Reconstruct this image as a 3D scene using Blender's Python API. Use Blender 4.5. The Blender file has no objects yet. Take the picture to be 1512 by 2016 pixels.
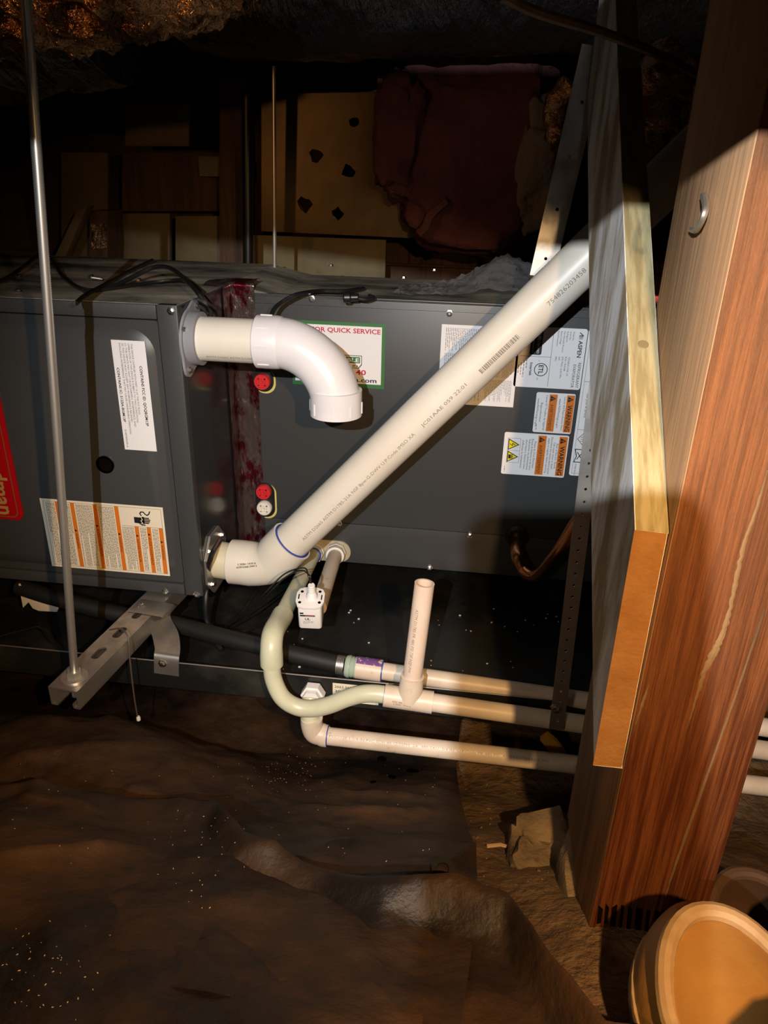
import bpy, bmesh, math, random
from mathutils import Vector, Matrix, noise
random.seed(7)
C = bpy.context.scene.collection
SC = bpy.context.scene
# ---------------------------------------------------------------- camera
F, CX, CY = 1450.0, 756.0, 1008.0
def _basis():
    vx, vy, dy = -13956.0, -1046.0, 3142.0
    dx = -(F*F + vy*dy)/vx
    mx = Vector((vx, vy, F)).normalized(); mz = Vector((dx, dy, F)).normalized()
    X, Z = -mx, -mz
    Y = Z.cross(X)
    return X, Y, Z
BX, BY, BZ = _basis()            # world axes seen from the camera (x right, y down, z forward)
def ray(px, py):
    c = Vector((px-CX, py-CY, F)); return Vector((BX.dot(c), BY.dot(c), BZ.dot(c)))
def onY(px, py, y): d = ray(px, py); return d*(y/d.y)
def onX(px, py, x): d = ray(px, py); return d*(x/d.x)
def onZ(px, py, z): d = ray(px, py); return d*(z/d.z)
cam = bpy.data.cameras.new('camera'); co = bpy.data.objects.new('camera', cam); C.objects.link(co)
cam.sensor_fit = 'HORIZONTAL'; cam.sensor_width = 36.0; cam.lens = F/1512*36; cam.clip_start = 0.01
co.matrix_world = Matrix(((BX.x, -BX.y, -BX.z, 0), (BY.x, -BY.y, -BY.z, 0), (BZ.x, -BZ.y, -BZ.z, 0), (0, 0, 0, 1)))
SC.camera = co
# ---------------------------------------------------------------- world, lamps, exposure
w = bpy.data.worlds.new('crawl_space_dark'); SC.world = w; w.use_nodes = True
w.node_tree.nodes['Background'].inputs[0].default_value = (0.30, 0.26, 0.22, 1)
w.node_tree.nodes['Background'].inputs[1].default_value = 0.05
def spot(name, loc, target, energy, color, angle, blend, radius):
    l = bpy.data.lights.new(name, 'SPOT'); l.energy = energy; l.color = color
    l.spot_size = math.radians(angle); l.spot_blend = blend; l.shadow_soft_size = radius
    o = bpy.data.objects.new(name, l); C.objects.link(o); o.location = loc
    o.rotation_euler = (Vector(target)-Vector(loc)).to_track_quat('-Z', 'Y').to_euler()
    return o
spot('headlamp_white', (-0.085, -0.300, 0.165), (-0.03, 0.70, -0.235), 68, (0.94, 0.965, 1.0), 62, 0.80, 0.004)
spot('headlamp_warm', (0.155, -0.080, 0.085), (-0.14, 0.85, -0.74), 38, (1.0, 0.57, 0.23), 86, 0.85, 0.007)
spot('fill_spot', (-0.200, -0.250, 0.050), (0.12, 0.85, -0.74), 5.5, (1.0, 0.74, 0.50), 46, 0.9, 0.03)  # added fill, not a real source: lifts the doubly shadowed pipes
spot('fill_lamp', (-0.78, 0.52, 0.08), (-0.62, 0.98, 0.20), 2.6, (1.0, 0.45, 0.14), 84, 0.6, 0.012)  # added unseen warm light that brightens the foil at top left
fill2 = bpy.data.lights.new('fill_lamp', 'POINT'); fill2.energy = 0.30; fill2.color = (0.90, 0.94, 1.0); fill2.shadow_soft_size = 0.012  # added neutral fill behind the camera, for glints on the ducts
fill2_obj = bpy.data.objects.new('fill_lamp', fill2); C.objects.link(fill2_obj); fill2_obj.location = (0.12, -0.42, 0.46)
vs = SC.view_settings
vs.view_transform = 'Standard'; vs.look = 'None'; vs.gamma = 1.0; vs.use_curve_mapping = False; vs.exposure = 0.0

# ---------------------------------------------------------------- materials
MATS = {}
def nodes(name):
    m = bpy.data.materials.new(name); m.use_nodes = True
    nt = m.node_tree; b = nt.nodes['Principled BSDF']
    return m, nt, b
def mk(name, col, rough=0.5, metal=0.0, col2=None, scale=20.0, stretch=(1, 1, 1), lo=0.4, hi=0.65, bump=0.0, bscale=60.0, bstretch=None,
       col3=None, scale3=5.0, lo3=0.5, hi3=0.7, rough2=None, spec=0.5, bdist=0.002, detail=6.0, coat=0.0):
    m, nt, b = nodes(name); N = nt.nodes.new; L = nt.links.new
    b.inputs['Base Color'].default_value = (*col, 1); b.inputs['Roughness'].default_value = rough
    b.inputs['Metallic'].default_value = metal; b.inputs['Specular IOR Level'].default_value = spec
    b.inputs['Coat Weight'].default_value = coat
    tc = N('ShaderNodeTexCoord')
    def tex(sc, st, det=detail):
        mp = N('ShaderNodeMapping'); mp.inputs['Scale'].default_value = st; L(tc.outputs['Object'], mp.inputs['Vector'])
        t = N('ShaderNodeTexNoise'); t.inputs['Scale'].default_value = sc; t.inputs['Detail'].default_value = det
        t.inputs['Roughness'].default_value = 0.6
        L(mp.outputs['Vector'], t.inputs['Vector']); return t.outputs['Fac']
    def ramp(f, a, z):
        r = N('ShaderNodeMapRange'); r.inputs['From Min'].default_value = a; r.inputs['From Max'].default_value = z
        L(f, r.inputs['Value']); return r.outputs['Result']
    cur = None
    if col2:
        f = ramp(tex(scale, stretch), lo, hi)
        mx = N('ShaderNodeMix'); mx.data_type = 'RGBA'
        mx.inputs['A'].default_value = (*col, 1); mx.inputs['B'].default_value = (*col2, 1)
        L(f, mx.inputs['Factor']); cur = mx.outputs['Result']
        if rough2 is not None:
            rr = N('ShaderNodeMapRange'); rr.inputs['To Min'].default_value = rough; rr.inputs['To Max'].default_value = rough2
            L(f, rr.inputs['Value']); L(rr.outputs['Result'], b.inputs['Roughness'])
    if col3:
        f3 = ramp(tex(scale3, stretch if stretch != (1, 1, 1) else (1, 1, 1)), lo3, hi3)
        mx = N('ShaderNodeMix'); mx.data_type = 'RGBA'
        if cur is not None: L(cur, mx.inputs['A'])
        else: mx.inputs['A'].default_value = (*col, 1)
        mx.inputs['B'].default_value = (*col3, 1); L(f3, mx.inputs['Factor']); cur = mx.outputs['Result']
    if cur is not None: L(cur, b.inputs['Base Color'])
    if bump:
        bp = N('ShaderNodeBump'); bp.inputs['Strength'].default_value = bump; bp.inputs['Distance'].default_value = bdist
        L(tex(bscale, bstretch or stretch), bp.inputs['Height']); L(bp.outputs['Normal'], b.inputs['Normal'])
    MATS[name] = m; return m
paint = mk('charcoal_paint', (0.042, 0.045, 0.047), 0.42, bump=0.05, bscale=900, bdist=0.0003)
paint_gloss = mk('charcoal_paint_glossy', (0.022, 0.024, 0.027), 0.16)
paint_dusty = mk('dusty_charcoal_top', (0.040, 0.043, 0.045), 0.55, col2=(0.42, 0.40, 0.31), scale=6, stretch=(1, 2.2, 1), lo=0.36, hi=0.70, rough2=0.9, bump=0.3, bscale=140, col3=(0.012, 0.012, 0.012), scale3=30, lo3=0.62, hi3=0.72)
pan_m = mk('black_painted_pan', (0.009, 0.010, 0.010), 0.35, col2=(0.024, 0.022, 0.016), scale=9, lo=0.5, hi=0.75, rough2=0.7)
dark = mk('dark_inside', (0.004, 0.003, 0.002), 0.95, spec=0.0)
pvc = mk('cream_pvc', (0.70, 0.685, 0.62), 0.38, col2=(0.64, 0.61, 0.53), scale=6, col3=(0.42, 0.37, 0.29), scale3=45, lo3=0.68, hi3=0.82)
pvc_dirty = mk('dusty_cream_pvc', (0.66, 0.58, 0.48), 0.42, col2=(0.55, 0.46, 0.36), scale=14, col3=(0.25, 0.17, 0.10), scale3=55, lo3=0.66, hi3=0.78)
pvc_green = mk('greenish_pvc', (0.56, 0.57, 0.42), 0.36, col2=(0.46, 0.47, 0.34), scale=11, col3=(0.30, 0.30, 0.22), scale3=60, lo3=0.68, hi3=0.82)
pvc_white = mk('white_pvc', (0.72, 0.73, 0.77), 0.3, col2=(0.66, 0.665, 0.70), scale=9)
pvc_fit = mk('ivory_pvc_fitting', (0.72, 0.70, 0.62), 0.3, col2=(0.66, 0.63, 0.55), scale=9, col3=(0.35, 0.31, 0.25), scale3=50, lo3=0.72, hi3=0.85)
grayp = mk('grey_gasket_plastic', (0.24, 0.25, 0.28), 0.45)
galv = mk('galvanized_steel', (0.52, 0.50, 0.46), 0.38, 0.9, col2=(0.36, 0.34, 0.30), scale=25, rough2=0.55)
galv_rod = mk('zinc_rod', (0.62, 0.60, 0.55), 0.36, 0.85)
screwm = mk('zinc_screw', (0.75, 0.75, 0.73), 0.25, 1.0)
copper = mk('copper', (0.72, 0.33, 0.14), 0.25, 1.0, col2=(0.30, 0.15, 0.08), scale=20, lo=0.45, hi=0.7)
rubber = mk('black_rubber', (0.011, 0.011, 0.011), 0.35)
rubber_dull = mk('black_hose_foam', (0.008, 0.0078, 0.0075), 0.6)
red_cap = mk('red_cap', (0.55, 0.025, 0.03), 0.35)
white_cap = mk('white_cap', (0.72, 0.70, 0.63), 0.35)
foam = mk('yellow_foam_edge', (0.55, 0.50, 0.16), 0.7)
switch_white = mk('white_abs', (0.74, 0.74, 0.74), 0.35)
blue = mk('blue_primer', (0.02, 0.05, 0.32), 0.4)
purple = mk('purple_primer', (0.16, 0.07, 0.24), 0.45, col2=(0.66, 0.58, 0.48), scale=120, lo=0.56, hi=0.62)
thread_green = mk('green_tape_threads', (0.32, 0.42, 0.34), 0.4)
redfoil = mk('red_printed_foil_tape', (0.26, 0.20, 0.19), 0.16, 0.85, col2=(0.15, 0.012, 0.025), scale=38, stretch=(1, 1, 0.5), lo=0.5, hi=0.58, bump=0.7, bscale=60, bdist=0.004)
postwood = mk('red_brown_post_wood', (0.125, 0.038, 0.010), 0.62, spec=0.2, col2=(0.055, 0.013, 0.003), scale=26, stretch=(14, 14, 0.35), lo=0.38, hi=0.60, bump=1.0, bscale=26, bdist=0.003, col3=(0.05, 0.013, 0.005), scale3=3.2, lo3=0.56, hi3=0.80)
def pale_top(m, z0, z1, col):                           # wood that is paler higher up
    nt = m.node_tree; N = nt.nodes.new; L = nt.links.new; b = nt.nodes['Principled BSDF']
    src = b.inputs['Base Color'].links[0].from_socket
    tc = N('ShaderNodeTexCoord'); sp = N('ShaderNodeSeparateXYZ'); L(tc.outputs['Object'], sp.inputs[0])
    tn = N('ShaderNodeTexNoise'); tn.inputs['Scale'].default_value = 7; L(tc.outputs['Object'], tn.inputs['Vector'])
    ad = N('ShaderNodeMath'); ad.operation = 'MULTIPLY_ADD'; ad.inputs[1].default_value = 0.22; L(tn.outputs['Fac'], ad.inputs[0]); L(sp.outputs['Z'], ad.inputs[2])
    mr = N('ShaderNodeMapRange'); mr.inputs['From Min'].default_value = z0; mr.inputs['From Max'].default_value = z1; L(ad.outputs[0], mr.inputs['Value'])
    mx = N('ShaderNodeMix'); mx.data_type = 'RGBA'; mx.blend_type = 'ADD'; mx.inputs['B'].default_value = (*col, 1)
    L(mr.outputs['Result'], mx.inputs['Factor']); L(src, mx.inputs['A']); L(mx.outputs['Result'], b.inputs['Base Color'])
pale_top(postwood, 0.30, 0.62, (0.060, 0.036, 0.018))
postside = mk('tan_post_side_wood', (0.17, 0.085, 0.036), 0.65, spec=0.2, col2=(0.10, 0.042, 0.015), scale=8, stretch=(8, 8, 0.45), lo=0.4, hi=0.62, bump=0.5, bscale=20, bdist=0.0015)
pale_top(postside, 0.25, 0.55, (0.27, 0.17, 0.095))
pale_splinter = mk('pale_torn_wood', (0.15, 0.09, 0.035), 0.8, bump=0.5, bscale=60)
greywood = mk('weathered_grey_wood', (0.80, 0.78, 0.76), 0.8, spec=0.2, col2=(0.34, 0.27, 0.17), scale=5, stretch=(4, 4, 1.2), lo=0.43, hi=0.6, bump=0.5, bscale=18, bdist=0.0015)
yellowwood = mk('pale_yellow_pine_edge', (0.30, 0.265, 0.15), 0.65, spec=0.2, col2=(0.20, 0.165, 0.08), scale=9, stretch=(18, 2, 2), lo=0.42, hi=0.6, bump=0.3, bscale=30)
endgrain = mk('orange_end_grain', (0.25, 0.125, 0.042), 0.95, spec=0.1, col2=(0.19, 0.085, 0.024), scale=26, lo=0.4, hi=0.65, bump=0.5, bscale=240)
darkwood = mk('old_dark_lumber', (0.15, 0.085, 0.045), 0.75, col2=(0.08, 0.045, 0.025), scale=9, stretch=(6, 6, 0.6), bump=0.5, bscale=20)
ply = mk('pale_back_board', (0.27, 0.22, 0.11), 0.6, col2=(0.15, 0.11, 0.055), scale=4, lo=0.4, hi=0.65)
goldsheet = mk('golden_torn_facing', (0.17, 0.115, 0.045), 0.35, 0.35, col2=(0.07, 0.045, 0.018), scale=5, lo=0.4, hi=0.65)
pinkm = mk('pink_fibreglass', (0.22, 0.085, 0.09), 0.95, col2=(0.13, 0.045, 0.05), scale=9, bump=0.8, bscale=70, bdist=0.01)
whitefluff = mk('grey_fibre_fill', (0.30, 0.27, 0.22), 0.95, bump=0.8, bscale=60, bdist=0.01)
jacket = mk('black_duct_jacket', (0.26, 0.26, 0.28), 0.20, 0.95, bump=1.0, bscale=34, bstretch=(1, 0.35, 0.35), bdist=0.02, spec=0.7)
foil = mk('crumpled_foil_warm_tint', (0.78, 0.48, 0.24), 0.18, 0.95, col2=(0.12, 0.06, 0.03), scale=12, lo=0.42, hi=0.6, bump=1.0, bscale=28, bdist=0.02)  # orange of the warm light is put into the foil colour
sheet_m = mk('dusty_black_poly_sheet', (0.0055, 0.0033, 0.0022), 0.52, spec=0.35, col2=(0.058, 0.026, 0.008), scale=3.6, lo=0.42, hi=0.72, rough2=0.85, bump=0.7, bscale=55, bdist=0.004, col3=(0.006, 0.004, 0.003), scale3=12, lo3=0.58, hi3=0.72)
dirt_m = mk('brown_dirt', (0.19, 0.115, 0.055), 0.95, col2=(0.10, 0.055, 0.025), scale=16, lo=0.4, hi=0.62, bump=1.0, bscale=55, bdist=0.012)
concrete = mk('dusty_concrete', (0.22, 0.16, 0.09), 0.95, col2=(0.13, 0.09, 0.05), scale=20, bump=0.9, bscale=60, bdist=0.006)
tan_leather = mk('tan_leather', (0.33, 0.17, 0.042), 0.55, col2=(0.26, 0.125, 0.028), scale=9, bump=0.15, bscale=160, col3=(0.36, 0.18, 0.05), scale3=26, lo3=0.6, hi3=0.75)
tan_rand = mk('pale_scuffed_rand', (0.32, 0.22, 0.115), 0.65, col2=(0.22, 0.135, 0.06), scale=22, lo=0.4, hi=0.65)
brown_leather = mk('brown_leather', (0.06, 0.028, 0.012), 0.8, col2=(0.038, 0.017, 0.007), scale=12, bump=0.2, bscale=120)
solem = mk('dark_boot_sole', (0.03, 0.022, 0.016), 0.8)
logo_red = mk('badge_red', (0.42, 0.004, 0.008), 0.25)
logo_gold = mk('badge_gold', (0.42, 0.26, 0.08), 0.3, 0.6)
leafm = mk('yellow_scrap', (0.55, 0.30, 0.03), 0.6)
chipm = mk('wood_chip', (0.42, 0.30, 0.17), 0.8)
darkchip = mk('dusty_chip', (0.20, 0.135, 0.07), 0.9)
redplastic = mk('red_plastic', (0.55, 0.04, 0.025), 0.4)
cream_plastic = mk('cream_plastic', (0.66, 0.58, 0.45), 0.45)
phone_m = mk('black_phone_glass', (0.01, 0.01, 0.012), 0.1)
def clear(name, col, alpha, rough):
    m, nt, b = nodes(name); N = nt.nodes.new; L = nt.links.new
    t = N('ShaderNodeBsdfTransparent'); mx = N('ShaderNodeMixShader'); mx.inputs[0].default_value = alpha
    b.inputs['Base Color'].default_value = (*col, 1); b.inputs['Roughness'].default_value = rough
    tc = N('ShaderNodeTexCoord'); tn = N('ShaderNodeTexNoise'); tn.inputs['Scale'].default_value = 45
    L(tc.outputs['Object'], tn.inputs['Vector'])
    bp = N('ShaderNodeBump'); bp.inputs['Strength'].default_value = 0.8; bp.inputs['Distance'].default_value = 0.006
    L(tn.outputs['Fac'], bp.inputs['Height']); L(bp.outputs['Normal'], b.inputs['Normal'])
    L(t.outputs[0], mx.inputs[1]); L(b.outputs[0], mx.inputs[2]); L(mx.outputs[0], nt.nodes['Material Output'].inputs['Surface'])
    return m
bagm = clear('clear_poly_bag', (0.22, 0.22, 0.23), 0.30, 0.05)
def ink(col, rough=0.45):
    k = ('ink',)+tuple(col)
    if k not in MATS:
        n = 'printed_ink_%02d' % len([q for q in MATS if isinstance(q, tuple)])
        m, nt, b = nodes(n); b.inputs['Base Color'].default_value = (*col, 1); b.inputs['Roughness'].default_value = rough
        MATS[k] = m
    return MATS[k]
WHITE = (0.74, 0.75, 0.77); BLACK = (0.012, 0.012, 0.014); ORANGE = (0.62, 0.165, 0.012); CREAM = (0.72, 0.66, 0.52)
GREY = (0.24, 0.24, 0.25); GREEN = (0.03, 0.15, 0.035); CRED = (0.50, 0.012, 0.045); YEL = (0.78, 0.68, 0.01); NAVY = (0.012, 0.012, 0.05)
PRINT = (0.23, 0.205, 0.18)

# ---------------------------------------------------------------- builders
WL = {}
def V3(*a): return Vector(a)
def catmull(pts, n=8):
    P = [Vector(p) for p in pts]
    if len(P) < 3: return P
    Q = [P[0]*2-P[1]]+P+[P[-1]*2-P[-2]]; out = []
    for i in range(1, len(Q)-2):
        a, b, c, d = Q[i-1], Q[i], Q[i+1], Q[i+2]
        for k in range(n):
            t = k/n
            out.append(0.5*((2*b)+(c-a)*t+(2*a-5*b+4*c-d)*t*t+(3*b-a-3*c+d)*t**3))
    out.append(P[-1]); return out
def perp(d):
    u = Vector((0, 0, 1)) if abs(d.z) < 0.9 else Vector((0, 1, 0))
    s = d.cross(u).normalized(); return s, s.cross(d).normalized()
class MB:
    def __init__(s): s.v = []; s.f = []; s.m = []
    def add(s, vs, fs, mi=0):
        o = len(s.v); s.v += [Vector(p) for p in vs]
        for f in fs: s.f.append(tuple(i+o for i in f)); s.m.append(mi)
        return s
    def box(s, a, b, mi=0, M=None):
        x0, y0, z0 = a; x1, y1, z1 = b
        vs = [(x0,y0,z0),(x1,y0,z0),(x1,y1,z0),(x0,y1,z0),(x0,y0,z1),(x1,y0,z1),(x1,y1,z1),(x0,y1,z1)]
        vs = [Vector(p) for p in vs]
        if M: vs = [M @ p for p in vs]
        return s.add(vs, [(0,3,2,1),(4,5,6,7),(0,1,5,4),(1,2,6,5),(2,3,7,6),(3,0,4,7)], mi)
    def tube(s, path, r, n=20, caps=True, mi=0, rs=None, wob=0.0):
        P = [Vector(p) for p in path]; k = len(P); u = None; rings = []
        for i in range(k):
            d = ((P[min(i+1, k-1)]-P[max(i-1, 0)])).normalized()
            if u is None: u = perp(d)[0]
            u = (u-d*u.dot(d)).normalized(); v = d.cross(u)
            rr = rs[i] if rs else r
            ring = []
            for j in range(n):
                a = 2*math.pi*j/n
                q = rr
                if wob: q = rr*(1+wob*noise.noise(P[i]*9+Vector((math.cos(a)*2, math.sin(a)*2, 3))))
                ring.append(P[i]+(u*math.cos(a)+v*math.sin(a))*q)
            rings.append(ring)
        vs = [p for r_ in rings for p in r_]
        fs = [(i*n+j, i*n+(j+1) % n, (i+1)*n+(j+1) % n, (i+1)*n+j) for i in range(k-1) for j in range(n)]
        if caps: fs += [tuple(range(n-1, -1, -1)), tuple((k-1)*n+j for j in range(n))]
        return s.add(vs, fs, mi)
    def ring(s, p, d, r0, r1, h, n=32, mi=0):          # a hollow collar along d
        d = Vector(d).normalized(); u, v = perp(d); p = Vector(p); vs = []
        for (r, t) in ((r0, 0), (r1, 0), (r1, h), (r0, h)):
            vs += [p+d*t+(u*math.cos(2*math.pi*j/n)+v*math.sin(2*math.pi*j/n))*r for j in range(n)]
        fs = [(q*n+j, q*n+(j+1) % n, ((q+1) % 4)*n+(j+1) % n, ((q+1) % 4)*n+j) for q in range(4) for j in range(n)]
        return s.add(vs, fs, mi)
    def lathe(s, p, d, prof, n=24, mi=0):              # prof: (distance along d, radius)
        d = Vector(d).normalized(); u, v = perp(d); p = Vector(p); k = len(prof)
        vs = [p+d*t+(u*math.cos(2*math.pi*j/n)+v*math.sin(2*math.pi*j/n))*r for t, r in prof for j in range(n)]
        fs = [(i*n+j, i*n+(j+1) % n, (i+1)*n+(j+1) % n, (i+1)*n+j) for i in range(k-1) for j in range(n)]
        fs += [tuple(range(n-1, -1, -1)), tuple((k-1)*n+j for j in range(n))]
        return s.add(vs, fs, mi)
    def prism(s, poly, d, mi=0):                       # poly of 3D points pushed along d
        d = Vector(d); n = len(poly); vs = [Vector(p) for p in poly]+[Vector(p)+d for p in poly]
        fs = [tuple(range(n-1, -1, -1)), tuple(range(n, 2*n))]+[(i, (i+1) % n, n+(i+1) % n, n+i) for i in range(n)]
        return s.add(vs, fs, mi)
    def grid(s, fn, nu, nv, mi=0):
        vs = [fn(i/nu, j/nv) for j in range(nv+1) for i in range(nu+1)]
        fs = [(j*(nu+1)+i, j*(nu+1)+i+1, (j+1)*(nu+1)+i+1, (j+1)*(nu+1)+i) for j in range(nv) for i in range(nu)]
        return s.add(vs, fs, mi)
    def build(s, name, mats, parent=None, smooth=35, recalc=True, bevel=0.0):
        if not isinstance(mats, (list, tuple)): mats = [mats]
        if parent is not None: org = WL[parent]
        else:
            xs = [p.x for p in s.v]; ys = [p.y for p in s.v]; zs = [p.z for p in s.v]
            org = Vector(((min(xs)+max(xs))/2, (min(ys)+max(ys))/2, min(zs)))
        me = bpy.data.meshes.new(name)
        me.from_pydata([tuple(p-org) for p in s.v], [], s.f)
        for m in mats: me.materials.append(m)
        me.polygons.foreach_set('material_index', s.m)
        if recalc or bevel:
            bm = bmesh.new(); bm.from_mesh(me)
            if recalc: bmesh.ops.recalc_face_normals(bm, faces=bm.faces)
            if bevel:
                bmesh.ops.bevel(bm, geom=[e for e in bm.edges if len(e.link_faces) == 2 and e.calc_face_angle(0) > 0.6], offset=bevel, segments=2, affect='EDGES', profile=0.6, clamp_overlap=True)
            bm.to_mesh(me); bm.free()
        me.polygons.foreach_set('use_smooth', [True]*len(me.polygons))
        me.set_sharp_from_angle(angle=math.radians(smooth))
        o = bpy.data.objects.new(name, me); C.objects.link(o)
        if parent is not None: o.parent = parent
        else: o.location = org
        WL[o] = org
        return o
def tag(o, label=None, cat=None, group=None, kind=None):
    if label: o['label'] = label
    if cat: o['category'] = cat
    if group: o['group'] = group
    if kind: o['kind'] = kind
    return o
def thing(name, loc, label, cat, group=None):
    o = bpy.data.objects.new(name, None); C.objects.link(o); o.location = loc; WL[o] = Vector(loc); o.empty_display_size = 0.02
    return tag(o, label, cat, group)
def copy_at(o, dv, parent):
    c = o.copy(); C.objects.link(c); c.parent = parent; c.location = o.location+Vector(dv); WL[c] = WL[parent]; return c
# flat plate with holes: outline and holes are 2D loops; M maps (x, y, z) to the world
def plate(name, outline, holes, th, M, mat, parent=None):
    cu = bpy.data.curves.new('plate', 'CURVE'); cu.dimensions = '2D'; cu.fill_mode = 'BOTH'; cu.extrude = th/2
    for lp in [outline]+holes:
        sp = cu.splines.new('POLY'); sp.points.add(len(lp)-1); sp.use_cyclic_u = True
        for q, (x, y) in zip(sp.points, lp): q.co = (x, y, 0, 1)
    t = bpy.data.objects.new('plate', cu); C.objects.link(t)
    me = bpy.data.meshes.new_from_object(t.evaluated_get(bpy.context.evaluated_depsgraph_get()))
    mb = MB(); mb.add([M @ v.co for v in me.vertices], [tuple(p.vertices) for p in me.polygons])
    bpy.data.objects.remove(t); bpy.data.curves.remove(cu); bpy.data.meshes.remove(me)
    return mb.build(name, mat, parent) if name else mb
def circ(x, y, r, n=12): return [(x+r*math.cos(2*math.pi*i/n), y+r*math.sin(2*math.pi*i/n)) for i in range(n)]
def rrect(x0, y0, x1, y1, r, n=5):
    out = []
    for cx, cy, a0 in ((x1-r, y1-r, 0), (x0+r, y1-r, 90), (x0+r, y0+r, 180), (x1-r, y0+r, 270)):
        for i in range(n+1):
            a = math.radians(a0+90*i/n); out.append((cx+r*math.cos(a), cy+r*math.sin(a)))
    return out
def frame(o, u, v): 
    u = Vector(u).normalized(); v = Vector(v).normalized(); n = u.cross(v); o = Vector(o)
    return Matrix(((u.x, v.x, n.x, o.x), (u.y, v.y, n.y, o.y), (u.z, v.z, n.z, o.z), (0, 0, 0, 1)))
TXT = {}
def text2d(s, bold=False):
    k = (s, bold)
    if k not in TXT:
        cu = bpy.data.curves.new('txt', 'FONT'); cu.body = s; cu.size = 1.0; cu.resolution_u = 2
        if bold: cu.offset = 0.022
        t = bpy.data.objects.new('txt', cu); C.objects.link(t)
        me = bpy.data.meshes.new_from_object(t.evaluated_get(bpy.context.evaluated_depsgraph_get()))
        vs = [(v.co.x, v.co.y) for v in me.vertices]; fs = [tuple(p.vertices) for p in me.polygons]
        bpy.data.objects.remove(t); bpy.data.curves.remove(cu); bpy.data.meshes.remove(me)
        x0 = min(p[0] for p in vs); x1 = max(p[0] for p in vs)
        TXT[k] = ([(x-x0, y) for x, y in vs], fs, x1-x0)
    return TXT[k]
class Sticker:                                          # flat print: u along the reading direction, v up, origin top-left
    def __init__(s, origin, U, V): s.M = frame(origin, U, V); s.mb = MB(); s.cols = []
    def ci(s, c):
        if c not in s.cols: s.cols.append(c)
        return s.cols.index(c)
    def pt(s, u, v, lay): return s.M @ Vector((u, v, 0.0003+0.00012*lay))
    def poly(s, pts, c, lay=1): s.mb.add([s.pt(u, v, lay) for u, v in pts], [tuple(range(len(pts)))], s.ci(c)); return s
    def base(s, W, H, c, r=0.0):
        pts = rrect(0, -H, W, 0, r) if r else [(0, -H), (W, -H), (W, 0), (0, 0)]
        s.mb.prism([s.M @ Vector((u, v, 0.0001)) for u, v in pts], (s.M.to_3x3() @ Vector((0, 0, 0.0003))), s.ci(c)); return s
    def rect(s, u0, v0, u1, v1, c, lay=1): return s.poly([(u0, v1), (u1, v1), (u1, v0), (u0, v0)], c, lay)
    def border(s, u0, v0, u1, v1, t, c, lay=1):
        s.rect(u0, v0, u1, v0-t, c, lay); s.rect(u0, v1+t, u1, v1, c, lay); s.rect(u0, v0, u0+t, v1, c, lay); s.rect(u1-t, v0, u1, v1, c, lay); return s
    def text(s, t, u, v, size, c, fit=None, lay=3, bold=False, align='L'):
        vs, fs, w = text2d(t, bold); k = size*1.38     # size = capital height
        kx = fit/w if fit else k
        if align == 'C': u -= w*kx/2
        if align == 'R': u -= w*kx
        s.mb.add([s.pt(u+x*kx, v+y*k, lay) for x, y in vs], fs, s.ci(c)); return s
    def lines(s, u0, v0, u1, v1, n, c, fill=0.62, lay=2):
        h = (v0-v1)/n
        for i in range(n):
            v = v0-h*i; u = u0
            end = u1 if random.random() < 0.75 else u0+(u1-u0)*random.uniform(0.4, 0.95)
            while u < end:
                L = min(random.uniform(0.7, 2.6)*h, end-u)
                s.rect(u, v-h*0.15, u+L, v-h*(0.15+fill*0.75), c, lay); u += L+h*0.42
        return s
    def stroke(s, pts, w, c, lay=2):
        for (a, b) in zip(pts[:-1], pts[1:]):
            dx, dy = b[0]-a[0], b[1]-a[1]; l = math.hypot(dx, dy) or 1e-6; nx, ny = -dy/l*w/2, dx/l*w/2; ex, ey = dx/l*w*0.3, dy/l*w*0.3
            s.poly([(a[0]-ex-nx, a[1]-ey-ny), (b[0]+ex-nx, b[1]+ey-ny), (b[0]+ex+nx, b[1]+ey+ny), (a[0]-ex+nx, a[1]-ey+ny)], c, lay)
        return s
    def tri_sign(s, u, v, h, c1=BLACK, c2=None, mark=True, cm=None):   # warning triangle, u,v = lower-left
        s.poly([(u, v), (u+h*1.1, v), (u+h*0.55, v+h)], c1, 3)
        if c2: s.poly([(u+h*0.13, v+h*0.08), (u+h*0.97, v+h*0.08), (u+h*0.55, v+h*0.84)], c2, 4)
        if mark:
            s.rect(u+h*0.49, v+h*0.66, u+h*0.61, v+h*0.30, cm or ORANGE, 5); s.rect(u+h*0.49, v+h*0.22, u+h*0.61, v+h*0.12, cm or ORANGE, 5)
        return s
    def build(s, name, parent, label=None):
        o = s.mb.build(name, [ink(c) for c in s.cols], parent, recalc=False)
        if label: o['label'] = label
        return o
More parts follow.
